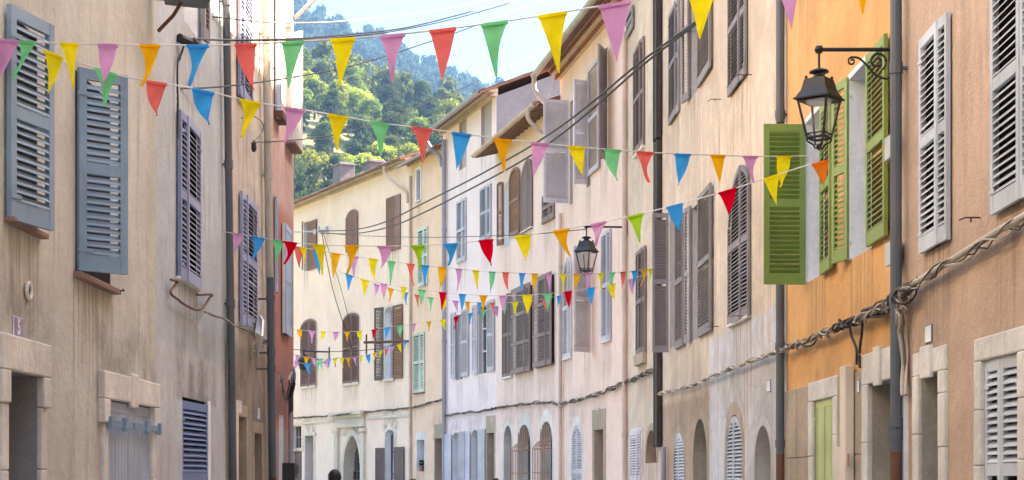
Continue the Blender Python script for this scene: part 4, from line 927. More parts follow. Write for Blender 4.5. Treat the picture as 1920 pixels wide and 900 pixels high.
bunting('string of pennants sloping down from upper left to the black lantern', 78, 10.7, 1518, 15.2,
  [(78, 92), (150, 118), (240, 145), (360, 165), (470, 190), (550, 203), (630, 216), (710, 230), (790, 240), (865, 250), (940, 261), (1010, 268), (1080, 275), (1150, 281), (1210, 285), (1280, 289), (1345, 291), (1405, 293), (1468, 293), (1518, 292)],
  [(100, 36, 72, 0, Yw), (198, 43, 68, -5, G), (294, 38, 66, -6, C_), (381, 41, 70, -3, B_), (469, 39, 66, -6, Yw), (553, 39, 63, -7, P), (634, 38, 66, -3, Yw), (712, 37, 64, -2, G), (791, 38, 66, -4, C_), (865, 36, 68, -4, B_), (942, 34, 63, -3, O), (1013, 33, 64, -5, P), (1081, 31, 60, -3, Yw), (1149, 30, 61, -4, G), (1210, 32, 60, -4, C_), (1280, 29, 59, -4, B_), (1346, 27, 56, -7, O), (1407, 27, 53, -5, P), (1470, 26, 58, -6, Yw)])
bunting('string of pennants rising to the right, ending with an orange one under the black lantern', 418, 19.0, 1553, 14.6,
  [(418, 434), (455, 440), (530, 452), (600, 459), (680, 461), (760, 461), (845, 457), (910, 450), (980, 442), (1052, 431), (1122, 418), (1192, 403), (1265, 385), (1364, 357), (1447, 331), (1500, 314), (1555, 299)],
  [(445, 20, 36, -2, P), (484, 25, 44, 0, B_), (521, 21, 42, -1, G), (544, 26, 44, 1, Rd), (599, 25, 57, 2, Yw), (659, 26, 55, 4, O), (721, 27, 44, 3, P), (784, 27, 44, 5, Li), (845, 27, 43, 3, B_), (911, 27, 48, 8, Rd), (980, 29, 48, 7, Yw), (1052, 31, 48, 6, O), (1122, 30, 46, 5, P), (1192, 30, 52, 6, Li), (1265, 31, 52, 10, B_), (1364, 33, 50, 11, Rd), (1447, 30, 54, 10, Yw), (1538, 31, 46, 7, Dp)])
bunting('long level string of small pennants just behind the small distant lantern', 556, 25.2, 1222, 30.0,
  [(556, 462), (600, 470), (660, 480), (720, 488), (770, 495), (830, 501), (890, 507), (950, 511), (1030, 514), (1090, 514), (1150, 511), (1190, 508), (1222, 504)],
  [(560, 16, 38, -2, C_), (568, 14, 27, -1, Yw), (596, 16, 44, -3, B_), (630, 16, 44, -4, O), (664, 15, 36, -1, P), (700, 15, 38, -1, Yw), (734, 13, 40, -1, G), (770, 13, 38, -1, C_), (797, 15, 36, -1, B_), (829, 14, 37, -1, O), (860, 11, 38, 0, P), (892, 12, 35, -1, Yw), (923, 11, 36, 0, G), (948, 11, 34, -1, C_), (979, 11, 33, -1, B_), (1003, 11, 30, 0, O), (1029, 11, 31, 0, P), (1055, 11, 30, 0, Yw), (1081, 11, 30, 0, O), (1103, 11, 30, 0, P), (1127, 11, 29, 0, Yw), (1148, 10, 26, 0, G), (1168, 9, 28, 1, C_), (1190, 11, 28, 0, B_), (1208, 10, 27, 0, O), (1219, 7, 24, 2, Yw)])
bunting('string of pennants sagging in a shallow curve under the long level string', 636, 30.5, 1222, 33.0,
  [(636, 509), (690, 526), (760, 539), (830, 548), (905, 554), (990, 553), (1065, 546), (1150, 532), (1222, 512)],
  [(655, 13, 27, -1, B_), (684, 15, 28, 0, Yw), (720, 12, 26, 0, P), (756, 12, 24, 0, Yw), (791, 13, 26, 0, G), (830, 13, 31, 0, Rd), (867, 12, 30, -1, B_), (906, 14, 27, 0, O), (944, 14, 31, -2, P), (989, 18, 33, 1, Yw), (1027, 16, 31, 0, G), (1065, 13, 32, 0, Rd), (1107, 16, 30, 0, B_), (1147, 14, 29, 1, Yw), (1185, 13, 27, 2, P)])
bunting('string of tiny pennants ending left of the grey shutters on the white pink house', 698, 36.0, 1052, 39.5,
  [(698, 531), (760, 548), (808, 558), (853, 564), (920, 568), (970, 566), (1020, 560), (1052, 554)],
  [(706, 10, 20, 0, P), (732, 11, 24, 0, O), (760, 10, 22, 0, B_), (782, 9, 21, 0, C_), (807, 10, 22, 0, G), (832, 9, 20, 0, Yw), (854, 10, 21, 0, P), (876, 9, 22, 0, O), (899, 9, 21, 0, B_), (923, 8, 21, 0, C_), (945, 8, 20, 0, G), (966, 11, 23, 0, Yw), (992, 11, 22, 0, O), (1021, 8, 20, 0, C_), (1048, 7, 18, 0, B_)])
bunting('string of tiny spaced pennants hanging across the middle of the cream house', 548, 41.0, 935, 47.0,
  [(548, 617), (580, 620), (625, 622), (675, 621), (726, 614), (776, 607), (830, 599), (880, 588), (935, 574)],
  [(561, 9, 17, 0, O), (585, 12, 21, 0, P), (606, 8, 16, 0, Yw), (630, 10, 16, 0, P), (651, 10, 16, 0, O), (674, 9, 18, 0, Yw), (702, 10, 18, 0, Rd), (726, 10, 20, 0, B_), (750, 9, 19, 0, G), (776, 7, 16, 0, P), (804, 9, 17, 0, O), (831, 11, 19, 0, Yw), (855, 10, 21, 0, Rd), (881, 9, 18, 0, B_), (908, 9, 18, 0, G), (930, 8, 18, 0, P)])
bunting('lowest and farthest string of crowded tiny pennants on the cream house', 550, 50.0, 765, 55.0,
  [(550, 664), (580, 670), (610, 673), (650, 671), (690, 665), (725, 654), (765, 638)],
  [(558, 7, 15, 0, P), (575, 9, 17, 0, O), (588, 8, 16, 0, P), (601, 8, 20, 0, G), (617, 8, 15, 0, B_), (628, 7, 15, 0, Rd), (641, 8, 16, 0, Yw), (653, 8, 16, 0, O), (665, 7, 15, 0, P), (677, 7, 14, 0, Yw), (690, 8, 16, 0, B_), (703, 8, 16, 0, O), (714, 7, 15, 0, Yw), (725, 7, 14, 0, C_), (736, 6, 14, 0, P), (748, 7, 15, 0, Yw), (760, 6, 13, 0, B_)])
bunting('short string of tiny pennants at the left corner in front of the brown arched shutter', 550, 46.0, 640, 48.0,
  [(550, 676), (575, 682), (610, 676), (640, 668)], [(556, 7, 14, 0, P), (576, 12, 18, 0, B_), (596, 8, 15, 0, G), (612, 8, 14, 0, P), (630, 8, 14, 0, Yw)])

# ---------------------------------------------------------------- cables
def cable(name, label, pxL, YL, pxR, YR, pts, r=.012, mat='wire', n=6):
    f, d = lineplan(pxL, YL, pxR, YR); mb = MB(); mb.tube(resample([f(*p) for p in pts], len(pts)*6), r, n); o = mb.build(name, M[mat], recalc=False)
    tag(o, label, 'cable'); return o
def YH(HH, px): return HH.pt(HH.S(px)).y
ya, yb_ = YH(hC, 1305), YH(hI, 600)-.6
cable('overhead_cable', 'upper of two thick black cables sweeping down from the right wall', 600, yb_, 1305, ya, [(600, 433), (660, 431), (720, 417), (800, 378), (880, 338), (950, 300), (1000, 271), (1060, 231), (1120, 184), (1200, 117), (1305, 41)], .021)
cable('overhead_cable', 'lower of two thick black cables sweeping down from the right wall', 600, yb_, 1305, ya, [(600, 437), (665, 438), (735, 424), (800, 396), (875, 358), (950, 318), (1010, 282), (1065, 242), (1125, 192), (1205, 122), (1305, 45)], .021)
cable('overhead_cable', 'thin black feed wire running level from the cream house to the small distant lantern', 603, yb_, 1098, 36, [(603, 437), (680, 442), (800, 445), (900, 443), (1000, 439), (1098, 430)], .011)
cable('overhead_cable', 'topmost thin black wire crossing the strip of sky', 398, YH(hL2, 398), 1040, 45, [(398, 31), (480, 40), (560, 43), (640, 40), (740, 30), (860, 12), (1040, -30)], .010)
cable('overhead_cable', 'thick black wire from the plug on the grey house across the sky', 345, YH(hL2, 345), 1080, 38, [(345, 72), (430, 75), (560, 72), (660, 64), (760, 52), (860, 28), (960, 0), (1080, -40)], .012)
cable('overhead_cable', 'black wire just under the thick wire in the strip of sky', 372, YH(hL2, 372), 1120, 38, [(372, 74), (470, 76), (580, 74), (700, 64), (800, 47), (900, 22), (1010, -12), (1120, -50)], .010)
cable('overhead_cable', 'thin wire rising from the blue flag past the forest to the red tiled eaves', 338, YH(hL2, 338), 1072, 40, [(338, 166), (420, 162), (560, 143), (680, 118), (800, 80), (900, 45), (1020, 0), (1072, -22)], .010)
cable('overhead_cable', 'low thin wire passing in front of the wood to the grey gable', 475, YH(hL3, 475), 1030, 43, [(475, 267), (560, 262), (640, 250), (720, 226), (810, 190), (900, 150), (960, 122), (1030, 95)], .010)
cable('overhead_cable', 'thin wire across the cream house at the level of the lowest pennants', 545, 60, 770, 58, [(545, 655), (620, 659), (700, 655), (765, 640)], .014)
cable('hanging_cable', 'outer of two dark cables drooping from the insulator rack on the cream house', 604, YH(hI, 604)-.5, 660, YH(hI, 660)-.3, [(604, 440), (613, 490), (626, 550), (645, 610), (660, 655)], .018)
cable('hanging_cable', 'inner of two dark cables drooping from the insulator rack on the cream house', 607, YH(hI, 607)-.5, 663, YH(hI, 663)-.3, [(607, 440), (620, 480), (636, 530), (652, 590), (662, 640)], .014)
# insulator rack and pole arms
rk = MB(); c = hI.W(600, 435, -.25)
for i in range(4): rk.lathe([(.05, -.12), (.08, -.06), (.05, 0), (.07, .05), (.03, .1)], 8, c=(c.x-.2+i*.16, c.y-.1, c.z+(i % 2)*.12))
rk.tube([(c.x-1.1, c.y+.3, c.z+.05), (c.x+.4, c.y-.2, c.z)], .035, 6); tag(rk.build('insulator_rack', M['boxgrey'], recalc=False), 'cluster of grey insulators on a short arm high on the cream house', 'insulator')
ar = MB(); a = hI.W(765, 640, -.1); b = hI.W(683, 642, -1.0); ar.tube([a, b], .05, 8); m_ = a.lerp(b, .95); ar.tube([m_+Vector((0, 0, .3)), m_-Vector((0, 0, .45))], .035, 6); tag(ar.build('wall_pole', M['rust'], recalc=False), 'rusty pole arm carrying the lowest string beside the open brown shutters', 'pole')

def bundle(name, label, W_, n, Rr, r, twist=.35, mats=('wire', 'wire_pale', 'wire_brown'), jit=.3, knots=(), step=.05):
    cl = resample(W_, max(12, int(sum((Vector(W_[i+1])-Vector(W_[i])).length for i in range(len(W_)-1))/step))); root = tag(empty(name, W_[0]), label, 'cable bundle')
    for k in range(n):
        mb = MB(); mb.T = Matrix.Translation(-Vector(W_[0])); ph = random.uniform(0, 6.28); pts = []; rk_ = Rr*random.uniform(.5, 1.15); s_ = 0; tw = random.choice((-1, 1))*random.uniform(.7, 1.3)
        wb = random.uniform(0, 6)
        for i, p in enumerate(cl):
            if i: s_ += (p-cl[i-1]).length
            d = (cl[min(i+1, len(cl)-1)]-cl[max(0, i-1)]).normalized(); a = d.cross(Vector((0, 0, 1)) if abs(d.z) < .9 else Vector((1, 0, 0))).normalized(); b = d.cross(a)
            t_ = ph+tw*s_/twist*2*math.pi*.5; rr = rk_*(1+jit*math.sin(s_*3.1+wb)+jit*math.sin(s_*7.7+wb*2))
            pts.append(p+a*math.cos(t_)*rr+b*math.sin(t_)*rr)
        mb.tube(pts, r*random.uniform(.7, 1.2), 5); mb.build('strand', M[mats[k % len(mats)]], root, recalc=False)
    if knots:
        for q in knots:
            kb = MB(); kb.T = Matrix.Translation(-Vector(W_[0]))
            i = int(q*(len(cl)-1)); p = cl[i]; d = (cl[min(i+1, len(cl)-1)]-cl[max(0, i-1)]).normalized()
            kb.tube([p-d*.03, p+d*.03], Rr*1.25, 8); kb.tube([p-d*.008, p+d*.008], Rr*1.5, 8)
            kb.build('clamp', M['wire'], root, recalc=False)
    return root
a = lambda HH, pts, d=-.08: [HH.W(x, y_, d) for x, y_ in pts]
mb = MB(); mb.tube(resample(a(hA, [(2100, 285), (1960, 378), (1920, 405), (1860, 440), (1800, 478), (1740, 515), (1700, 540)]), 60), .027, 10)
o = mb.build('fat_cable', M['wire_pale'], recalc=False); tag(o, 'fat pale cable climbing the tan roughcast wall to the right', 'cable')
bundle('cable_bundle', 'loose wires wrapped round the fat pale cable on the tan wall', a(hA, [(2100, 292), (1960, 384), (1920, 410), (1860, 446), (1800, 483), (1740, 520), (1684, 556)], -.08), 4, .034, .006, .6, jit=.3)
bundle('cable_bundle', 'tangled wires crossing behind the dark downpipe between the orange and tan houses', [hA.W(1712, 532, -.1), hA.W(1693, 548, -.15), hB.W(1687, 556, -.1), hB.W(1665, 572, -.06), hB.W(1645, 585, -.05)], 12, .045, .010, .3, jit=.6)
bundle('cable_bundle', 'pale wires hanging down beside the dark downpipe to the white conduit', [hA.W(1685, 565, -.1), hA.W(1689, 580, -.1), hA.W(1691, 620, -.07), hA.W(1693, 680, -.06), hA.W(1698, 740, -.05)], 8, .035, .011, .9, mats=('wire_pale', 'wire_pale', 'conduit', 'wire_brown'), jit=.4)
bundle('cable_bundle', 'thick twisted cable bundle with black clamps across the orange house', a(hB, [(1680, 566), (1650, 583), (1612, 598), (1590, 606), (1556, 620), (1520, 636), (1478, 652)], -.09), 11, .034, .010, .5, jit=.45, knots=(.42, .47, .52, .57, .62))
bundle('cable_bundle', 'dusty twisted cable bundle sloping across the weathered cream house', [hC.W(1478, 652, -.15)]+a(hC, [(1455, 660), (1400, 680), (1340, 704), (1290, 725), (1236, 738)]), 7, .028, .011, .6, mats=('wire_pale', 'wire_brown', 'wire_pale', 'conduit'), jit=.2)
bundle('cable_bundle', 'brown cable bundle dipping along the rose pink house', [hD.W(1232, 690, -.08), hD.W(1205, 703, -.08), hE.W(1172, 716, -.08), hE.W(1150, 727, -.08), hE.W(1110, 742, -.08), hE.W(1050, 758, -.08)], 7, .034, .013, .6, mats=('wire_brown', 'wire', 'wire_pale', 'wire_brown'), jit=.35, knots=(.2, .42, .6))
bundle('cable_bundle', 'thin cable bundle running along the blush and white pink houses', [hE.W(1050, 758, -.08), hF.W(1020, 755, -.08), hF.W(985, 758, -.08), hG.W(930, 765, -.08), hG.W(905, 771, -.08), hG.W(870, 774, -.08), hG.W(833, 780, -.08)], 5, .03, .014, .8, mats=('wire_brown', 'wire'), jit=.4, knots=(.5, .54))
bundle('cable_bundle', 'thin cable along the peach house and cream house above the ground floor', [hG.W(832, 748, -.1), hH.W(800, 757, -.08), hI.W(768, 765, -.08), hI.W(700, 771, -.08), hI.W(640, 777, -.34), hI.W(600, 781, -.08), hI.W(550, 784, -.08)], 4, .03, .018, 1., mats=('wire_brown', 'wire'), jit=.4)
for x0, x1, yb2, dsc in ((1592, 1606, 684, 'black cable dropping from the bundle into the cream conduit'), (1617, 1612, 690, 'black cable looping down beside the stone door surround')):
    mb = MB(); mb.tube(resample([hB.W(x0, 604, -.1), hB.W((x0*2+x1)/3, 630, -.08), hB.W(x1, 655, -.07), hB.W(x1, yb2, -.07)], 16), .014, 7); tag(mb.build('drop_cable', M['wire'], recalc=False), dsc, 'cable')
mb = MB(); mb.tube(resample([hB.W(1616, 604, -.06), hB.W(1617, 585, -.06), hB.W(1625, 580, -.06), hB.W(1650, 574, -.06)], 12), .018, 7); tag(mb.build('drop_cable', M['wire'], recalc=False), 'short black cable bent over the bundle on the orange wall', 'cable')
bundle('cable_bundle', 'bent black conduits and wires looping under the lavender shuttered window', a(hL2, [(321, 523), (332, 528), (320, 548), (330, 560), (350, 572), (375, 580), (390, 565), (396, 553), (372, 551)], -.06), 2, .008, .012, 1., mats=('rust',))
bundle('cable_bundle', 'pale cable from the looped conduits across the drainpipe to the white cloth', a(hL2, [(385, 585), (405, 594), (425, 600)], -.12)+a(hL3, [(445, 612), (465, 622), (490, 640), (505, 650)], -.12), 2, .01, .009, .8, mats=('wire_pale', 'wire_brown'))
bundle('cable_bundle', 'thin cables running down the corner of the grey house from the black plug', a(hL2, [(346, 80), (341, 95), (335, 110), (333, 150), (333, 200), (331, 260)], -.04), 2, .01, .010, 2, mats=('wire',))
bundle('cable_bundle', 'untidy loops of wire beside the grey downpipe on the beige house', a(hL3, [(478, 600), (484, 640), (480, 660), (492, 650), (505, 640), (500, 615)], -.1), 4, .04, .009, .5, mats=('wire_pale', 'wire_brown', 'wire'), jit=.8)
bundle('cable_bundle', 'messy dark wires hanging at the corner of the salmon red house', [hL4.W(523, 700, -.1), hL4.W(528, 715, -.2), hL4.W(533, 735, -.12), hL4.W(538, 750, -.08), hL4.W(544, 715, -.15), hL4.W(549, 700, -.15)], 5, .03, .008, 3, mats=('wire', 'wire_pale', 'wire'), jit=.3)
bundle('cable_bundle', 'black cable cluster sticking out at the end of the salmon red house', [hL4.W(549, 690, -.1), hL4.W(551, 705, -.2), hL4.W(550, 722, -.22), hL4.W(547, 745, -.15), hL4.W(546, 772, -.08)], 6, .025, .012, 4, mats=('wire',), jit=.2)
bundle('cable_bundle', 'little wire loop and bulb holder under the yellow pennant on the beige house', a(hL3, [(452, 222), (470, 215), (490, 228), (492, 248), (478, 262), (470, 268)], -.1), 1, .005, .009, 1., mats=('wire_brown',))

# ---------------------------------------------------------------- signs, boxes, small things
def plate(name, HH, x0, x1, yt, yb, label, rim, face, text=None, d=-.012, tcol='sign_white', cat='sign', round_=False):
    xm = (x0+x1)/2; X0, X1, Z0, Z1 = HH.S(x0), HH.S(x1), HH.Z(xm, yb), HH.Z(xm, yt); cx2, cz2 = (X0+X1)/2, (Z0+Z1)/2; hw, hh = (X1-X0)/2, (Z1-Z0)/2
    root = tag(empty(name, HH.wl((cx2, 0, cz2)), math.atan2(HH.u.y, HH.u.x)), label, cat)
    b = MB(); b.box(-hw, hw, d, -.002, -hh, hh); b.build('plate', M[rim], root, bevel=.003)
    b = MB(); k = min(hw, hh)*.12; b.box(-hw+k, hw-k, d-.0025, d, -hh+k, hh-k); f_ = b.build('plate_face', M[face], root)
    if text:
        tc = bpy.data.curves.new('t', 'FONT'); tc.body = text; tc.align_x = 'CENTER'; tc.align_y = 'CENTER'; tc.size = hh*2.0; tc.extrude = .001; tc.offset = .004
        to = bpy.data.objects.new('t', tc); COL.objects.link(to); bpy.context.view_layer.update(); me = bpy.data.meshes.new_from_object(to.evaluated_get(bpy.context.evaluated_depsgraph_get())); bpy.data.objects.remove(to)
        me.transform(Matrix.Rotation(R(90), 4, 'X')); me.materials.clear(); me.materials.append(M[tcol]); o = bpy.data.objects.new('digit', me); COL.objects.link(o); o.parent = root; o.location = (0, d-.004, 0)
    return root
plate('number_plate', hL1, 23, 40, 594, 635, 'plum house number plate reading 5 above the left stone doorway', 'sign_white', 'sign_plum', '5')
plate('number_plate', hA, 1737, 1749, 609, 643, 'blue rimmed white number plate on the tan wall above the right doorway', 'sign_blue', 'sign_white')
plate('number_plate', hB, 1612, 1617, 712, 737, 'small blue rimmed number plate on the orange house beside the stone surround', 'sign_blue', 'sign_white', d=-.03)
plate('number_plate', hC, 1439, 1446, 712, 735, 'small dark rimmed number plate above the arched doorway beside the grey downpipe', 'sign_blue', 'sign_white')
plate('number_plate', hL3, 446, 452, 751, 774, 'pale number plate left of the two above the dark doorways', 'sign_white', 'sign_white')
plate('number_plate', hL3, 482, 486, 765, 786, 'pale number plate right of the two above the dark doorways', 'sign_white', 'sign_white')
plate('number_plate', hE, 1119, 1124, 765, 777, 'tiny number plate over the door of the rose pink house', 'sign_blue', 'sign_white')
def jbox(HH, px, yt, yb, w_, label, d=.12, out=-.1):
    c = HH.W(px, (yt+yb)/2); hh = (HH.Z(px, yt)-HH.Z(px, yb))/2; root = tag(empty('junction_box', c, math.atan2(HH.u.y, HH.u.x)), label, 'junction box')
    b = MB(); b.box(-w_/2, w_/2, out-d, out, -hh, hh); b.build('case', M['boxgrey'], root, bevel=.012)
    b = MB(); b.box(-w_/2-.006, w_/2+.006, out-d-.02, out-d+.004, -hh-.006, hh+.006); b.build('lid', M['boxgrey'], root, bevel=.008)
    b = MB(); b.tube([(0, out-d*.5, -hh), (0, out-d*.5, -hh-.08)], .012, 6); b.box(-.03, .03, out, -.0, -hh*.6, hh*.6); b.build('cable_gland', M['wire'], root)
jbox(hA, 1686, 257, 298, .22, 'grey junction box on the dark downpipe under the lamp bracket', d=.07, out=-.02)
jbox(hA, 1690, 455, 497, .24, 'grey junction box just above the tangle of wires', d=.08, out=-.02)
# hub and floodlight on the grey house
fb = MB(); c = hL2.W(352, 2, -.4); root = tag(empty('floodlight', c, R(20)), 'dark floodlight box on a strut at the top of the grey house', 'floodlight')
b = MB(); b.box(-.2, .2, -.15, .15, -.02, .3); b.build('housing', M['grey_pipe'], root, bevel=.02); b = MB(); b.tube([(-.05, 0, 0), (-.12, .1, -.12), (-.24, .25, -.24)], .018, 6); b.tube([(-.1, 0, .0), (-.35, .2, .05)], .015, 6); b.build('strut', M['rust'], root, recalc=False)
hb = MB(); c = hL2.W(349, 76, -.08); hb.tube([c-Vector((.05, .1, 0)), c+Vector((.06, .1, -.02))], .05, 8); hb.tube([c+Vector((.06, .05, .02)), c+Vector((.12, .15, -.06))], .035, 8); tag(hb.build('cable_plug', M['wire'], recalc=False), 'black cable plug where the thick wires start on the grey house', 'cable plug')
hb = MB(); c = hL3.W(476, 272, -.1); hb.lathe([(.015, .06), (.03, .03), (.035, -.05), (.015, -.09)], 10, c=c); tag(hb.build('bulb_holder', M['wire']), 'black bulb holder dangling from a wire loop on the beige house', 'bulb holder')
# folded white cloth caught in the wires
cf = MB(); f0 = [hL3.W(486, 590, -.12), hL3.W(478, 622, -.2), hL3.W(481, 668, -.15), hL3.W(490, 630, -.35), hL3.W(492, 600, -.3)]
cf.add(f0+[p+Vector((.02, .02, 0)) for p in f0], [(0, 1, 2, 3), (0, 3, 4), (5, 8, 7, 6), (5, 9, 8), (0, 5, 6, 1), (1, 6, 7, 2), (2, 7, 8, 3), (3, 8, 9, 4), (4, 9, 5, 0)])
tag(cf.build('white_cloth', M['frame_white']), 'pointed white cloth hanging among the wires on the beige house', 'cloth')
fp = MB(); p0 = hL4.W(553, 34, -.02); fp.tube([p0, p0+Vector((.36, 0, .36))], .035, 8); tag(fp.build('flagpole', M['frame_white']), 'slanting white pole at the top corner of the salmon red house', 'pole')
# dark board and round sign at the far left corner
c = hL4.W(541, 868, -.22); root = tag(empty('board', (c.x, c.y, 0)), 'black board standing at the corner of the salmon red house', 'board'); b = MB(); b.box(-.09, .09, -.02, .02, .25, c.z); b.build('panel', M['wire'], root, bevel=.006)
b = MB(); b.tube([(-.07, .03, 0), (-.07, .03, c.z-.1)], .012, 6); b.tube([(.07, .03, 0), (.07, .03, c.z-.1)], .012, 6); b.build('leg', M['wire'], root, recalc=False)
c = hI.W(541+6, 880, -.1); root = tag(empty('round_sign', c, math.atan2(hI.u.y, hI.u.x)), 'small round red and white sign beside the leftmost barred window', 'sign')
b = MB(); b.lathe([(.30, -.01), (.30, .01)], 24); o = b.build('rim', M['tile_red'], root); o.rotation_euler = (R(90), 0, 0)
b = MB(); b.lathe([(.22, -.01), (.22, .016)], 24); o = b.build('face', M['sign_white'], root); o.rotation_euler = (R(90), 0, 0)
# potted plants by the peach house
pot = paint('terracotta pot', (.42, .17, .09), .3, .8)
for (px, py, s_, lab) in ((790, 884, .22, 'potted plant on the sill of the peach house window'), (770, 893, 1., 'tall potted shrub beside the peach house drainpipe'), (930, 894, 1., 'tall potted shrub at the brown door of the white pink house')):
    HH = hG if px > 900 else hH; c = HH.W(px, py, .12 if s_ < .5 else -.3)
    root = tag(empty('potted_plant', c if s_ < .5 else (c.x, c.y, 0)), lab, 'plant')
    b = MB(); k_ = 1 if s_ < .5 else 1.8; b.lathe([(.07*k_, 0), (.10*k_, .16*k_), (.11*k_, .16*k_), (.11*k_, .19*k_), (.09*k_, .19*k_)], 14); b.build('pot', pot, root)
    V = crown_mesh('leaf', None, .2 if s_ < .5 else .3, s_*1.2 if s_ < .5 else 1.42, 8, 260 if s_ < .5 else 900, .07, int(px)); V[:, 2] += .15*k_; o = bpy.data.objects.new('leaves', mesh_quads('leaves', V, LM[1])); COL.objects.link(o); o.parent = root
# iron hooks and brackets on the walls
def hook(HH, px, py, lab, s_=.12):
    b = MB(); c = HH.W(px, py, 0); o_ = -HH.ly; t3 = Vector((o_.x, o_.y, 0)); u3 = Vector((HH.u.x, HH.u.y, 0))
    b.tube([c, c+t3*s_*.8, c+t3*s_*.9-u3*s_*.8], .007, 6); b.tube([c+t3*s_*.5-Vector((0, 0, .035)), c+t3*s_*.5], .007, 6); tag(b.build('wall_hook', M['rust'], recalc=False), lab, 'hook')
hook(hL1, 212, 545, 'small iron hook on the beige wall right of the blue grey shutter sill'); hook(hC, 1352, 186, 'small iron hook on the weathered cream wall between two shuttered windows', .2); hook(hA, 1838, 408, 'small iron hook on the tan wall above the fat pale cable', .14)
hook(hC, 1410, 140, 'bent iron rod at the foot of the highest grey shutters on the cream house', .25); hook(hC, 1400, 592, 'bent iron rod at the sill of the arched grey shutters', .22); hook(hC, 1348, 612, 'iron hook at the top edge of the grey cement patch', .18)

# ---------------------------------------------------------------- person walking away down the street, head just in view
def skin(name, vs_, es_, rs, mat, parent=None, sub=2):
    me = bpy.data.meshes.new(name); me.from_pydata(vs_, es_, []); me.materials.append(mat); o = bpy.data.objects.new(name, me); COL.objects.link(o)
    if parent: o.parent = parent
    m_ = o.modifiers.new('skin', 'SKIN'); m_.use_smooth_shade = True; me_l = me.skin_vertices[0].data if me.skin_vertices else None
    if me_l is None:
        bpy.context.view_layer.objects.active = o; bpy.ops.object.mode_set(mode='OBJECT'); bm = bmesh.new(); bm.from_mesh(me); lay = bm.verts.layers.skin.verify(); bm.to_mesh(me); bm.free(); me_l = me.skin_vertices[0].data
    for i, r_ in enumerate(rs): me_l[i].radius = r_ if isinstance(r_, tuple) else (r_, r_)
    me_l[0].use_root = True; o.modifiers.new('sub', 'SUBSURF').levels = sub; o.modifiers['sub'].render_levels = sub; return o
pr = tag(empty('person', (-2.66, 24.0, 0), R(8)), 'person with short dark hair seen from behind at the bottom of the view', 'person')
skinm = paint('skin', (.52, .32, .23), .1, .55); hairm = paint('dark hair', (.018, .013, .011), .3, .6, vscale=(60, 60, 12), bump=.6); shirtm = paint('navy shirt', (.05, .06, .10), .2, .9); trm = paint('grey trousers', (.12, .12, .13), .2, .9); shoem = paint('shoes', (.03, .03, .03), .2, .6)
J = [(0, 0, .96), (0, 0, 1.12), (0, .01, 1.30), (0, .0, 1.42), (0, .01, 1.50), (0, .02, 1.58), (0, .02, 1.64),
     (.10, 0, .90), (.11, .10, .50), (.11, .02, .09), (.11, .16, .04), (-.10, 0, .90), (-.11, -.04, .50), (-.11, -.22, .11), (-.11, -.08, .04),
     (.18, 0, 1.39), (.23, -.05, 1.12), (.22, .06, .88), (-.18, 0, 1.39), (-.23, .06, 1.12), (-.22, .16, .90)]
E_ = [(0, 1), (1, 2), (2, 3), (3, 4), (4, 5), (5, 6), (0, 7), (7, 8), (8, 9), (9, 10), (0, 11), (11, 12), (12, 13), (13, 14), (3, 15), (15, 16), (16, 17), (3, 18), (18, 19), (19, 20)]
RR = [(.15, .10), (.13, .09), (.15, .10), (.10, .08), .05, (.07, .085), (.072, .09), .085, .058, .038, .032, .085, .058, .038, .032, .055, .042, .03, .055, .042, .03]
skin('body', J, E_, RR, skinm, pr)
skin('shirt', [J[i] for i in (1, 2, 3, 15, 16, 18, 19, 0)], [(0, 1), (1, 2), (2, 3), (3, 4), (2, 5), (5, 6), (0, 7)], [(.15, .11), (.17, .115), (.11, .09), .068, .055, .068, .055, (.165, .115)], shirtm, pr)
skin('trousers', [J[i] for i in (0, 7, 8, 9, 11, 12, 13)], [(0, 1), (1, 2), (2, 3), (0, 4), (4, 5), (5, 6)], [(.16, .11), .10, .075, .055, .10, .075, .055], trm, pr)
for hx, sx in ((17, 1), (20, -1)):
    for q in range(5):
        p = Vector(J[hx]); dd = Vector((0, (q-2)*.016, 0)); ln = (.05, .075, .085, .078, .06)[q] if q else .05
        if q == 0: V = [p, p+Vector((-.01*sx, .03, -.04)), p+Vector((-.015*sx, .045, -.07))]
        else: V = [p+dd*.5-Vector((0, 0, .03)), p+dd-Vector((.0, 0, .09)), p+dd-Vector((.012*sx, -.006, .09+ln*.5)), p+dd-Vector((.03*sx, -.012, .09+ln*.9))]
        skin('finger', [tuple(v_) for v_ in V], [(i, i+1) for i in range(len(V)-1)], [.012, .010, .009, .008][:len(V)], skinm, pr, 1)
hm = MB(); nU, nV = 28, 18; V = []
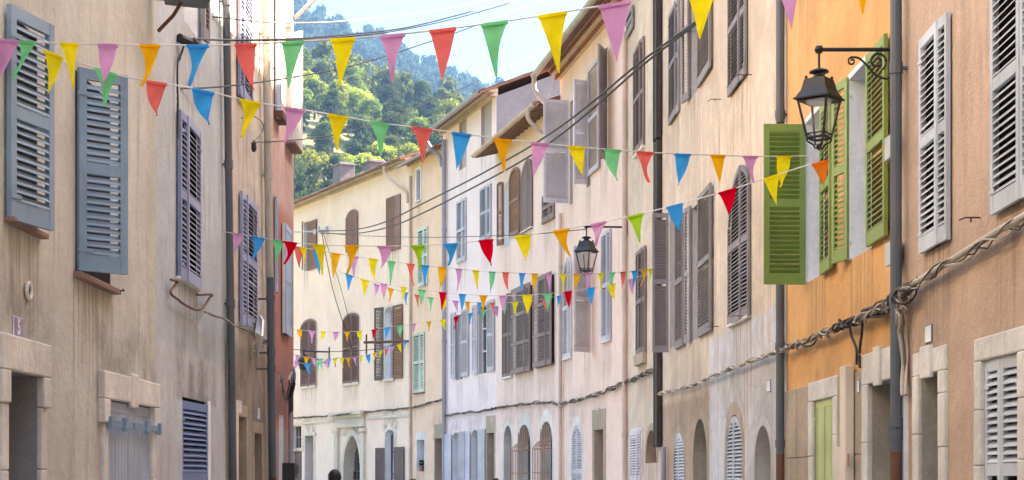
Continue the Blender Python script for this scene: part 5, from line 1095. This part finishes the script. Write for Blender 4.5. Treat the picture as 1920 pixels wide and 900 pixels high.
for j in range(nV+1):
    ph = math.pi*.66*j/nV
    for i in range(nU):
        th = 2*math.pi*i/nU; q = 1+.035*math.sin(th*7+j)+.02*math.sin(th*13-j*2)+random.uniform(-.015, .015); V.append((.098*q*math.sin(ph)*math.cos(th), .005+.108*q*math.sin(ph)*math.sin(th)-(.012), .115*q*math.cos(ph)))
hm.add(V, [(j*nU+i, j*nU+(i+1) % nU, (j+1)*nU+(i+1) % nU, (j+1)*nU+i) for j in range(nV) for i in range(nU)]); o = hm.build('hair', hairm, pr, smooth=True); o.location = (0, 0, 1.615)
for sx in (1, -1):
    e_ = MB(); e_.lathe([(.004, -.03), (.014, -.015), (.016, .01), (.006, .03)], 8, c=(sx*.078, .02, 1.575)); e_.build('ear', skinm, pr, smooth=True)
for k, q in ((9, 10), (13, 14)):
    s_ = MB(); p, q_ = Vector(J[k]), Vector(J[q]); s_.tube([p+Vector((0, -.06, -.03)), p+Vector((0, 0, -.02)), q_+Vector((0, .02, .0)), q_+Vector((0, .07, -.01))], [.045, .052, .045, .025], 10); s_.build('shoe', shoem, pr, smooth=True)

# ---------------------------------------------------------------- haze over the valley
HAZE = .00017
if HAZE:
    hz = MB(); hz.box(-2600, 2600, -700, 4100, -1.01, 375); o = hz.build('haze', None) if False else None
    me = bpy.data.meshes.new('haze'); me.from_pydata(hz.v, [], hz.f); o = bpy.data.objects.new('haze', me); COL.objects.link(o)
    bm = bmesh.new(); bm.from_mesh(me); bmesh.ops.recalc_face_normals(bm, faces=bm.faces); bm.to_mesh(me); bm.free()
    m_ = bpy.data.materials.new('haze air'); m_.use_nodes = True; nt = m_.node_tree; nt.nodes.remove(nt.nodes['Principled BSDF'])
    pv = nt.nodes.new('ShaderNodeVolumePrincipled'); pv.inputs['Density'].default_value = HAZE; pv.inputs['Color'].default_value = (.22, .52, 1, 1); pv.inputs['Anisotropy'].default_value = .2
    nt.links.new(pv.outputs[0], nt.nodes['Material Output'].inputs['Volume']); me.materials.append(m_); tag(o, kind='stuff')
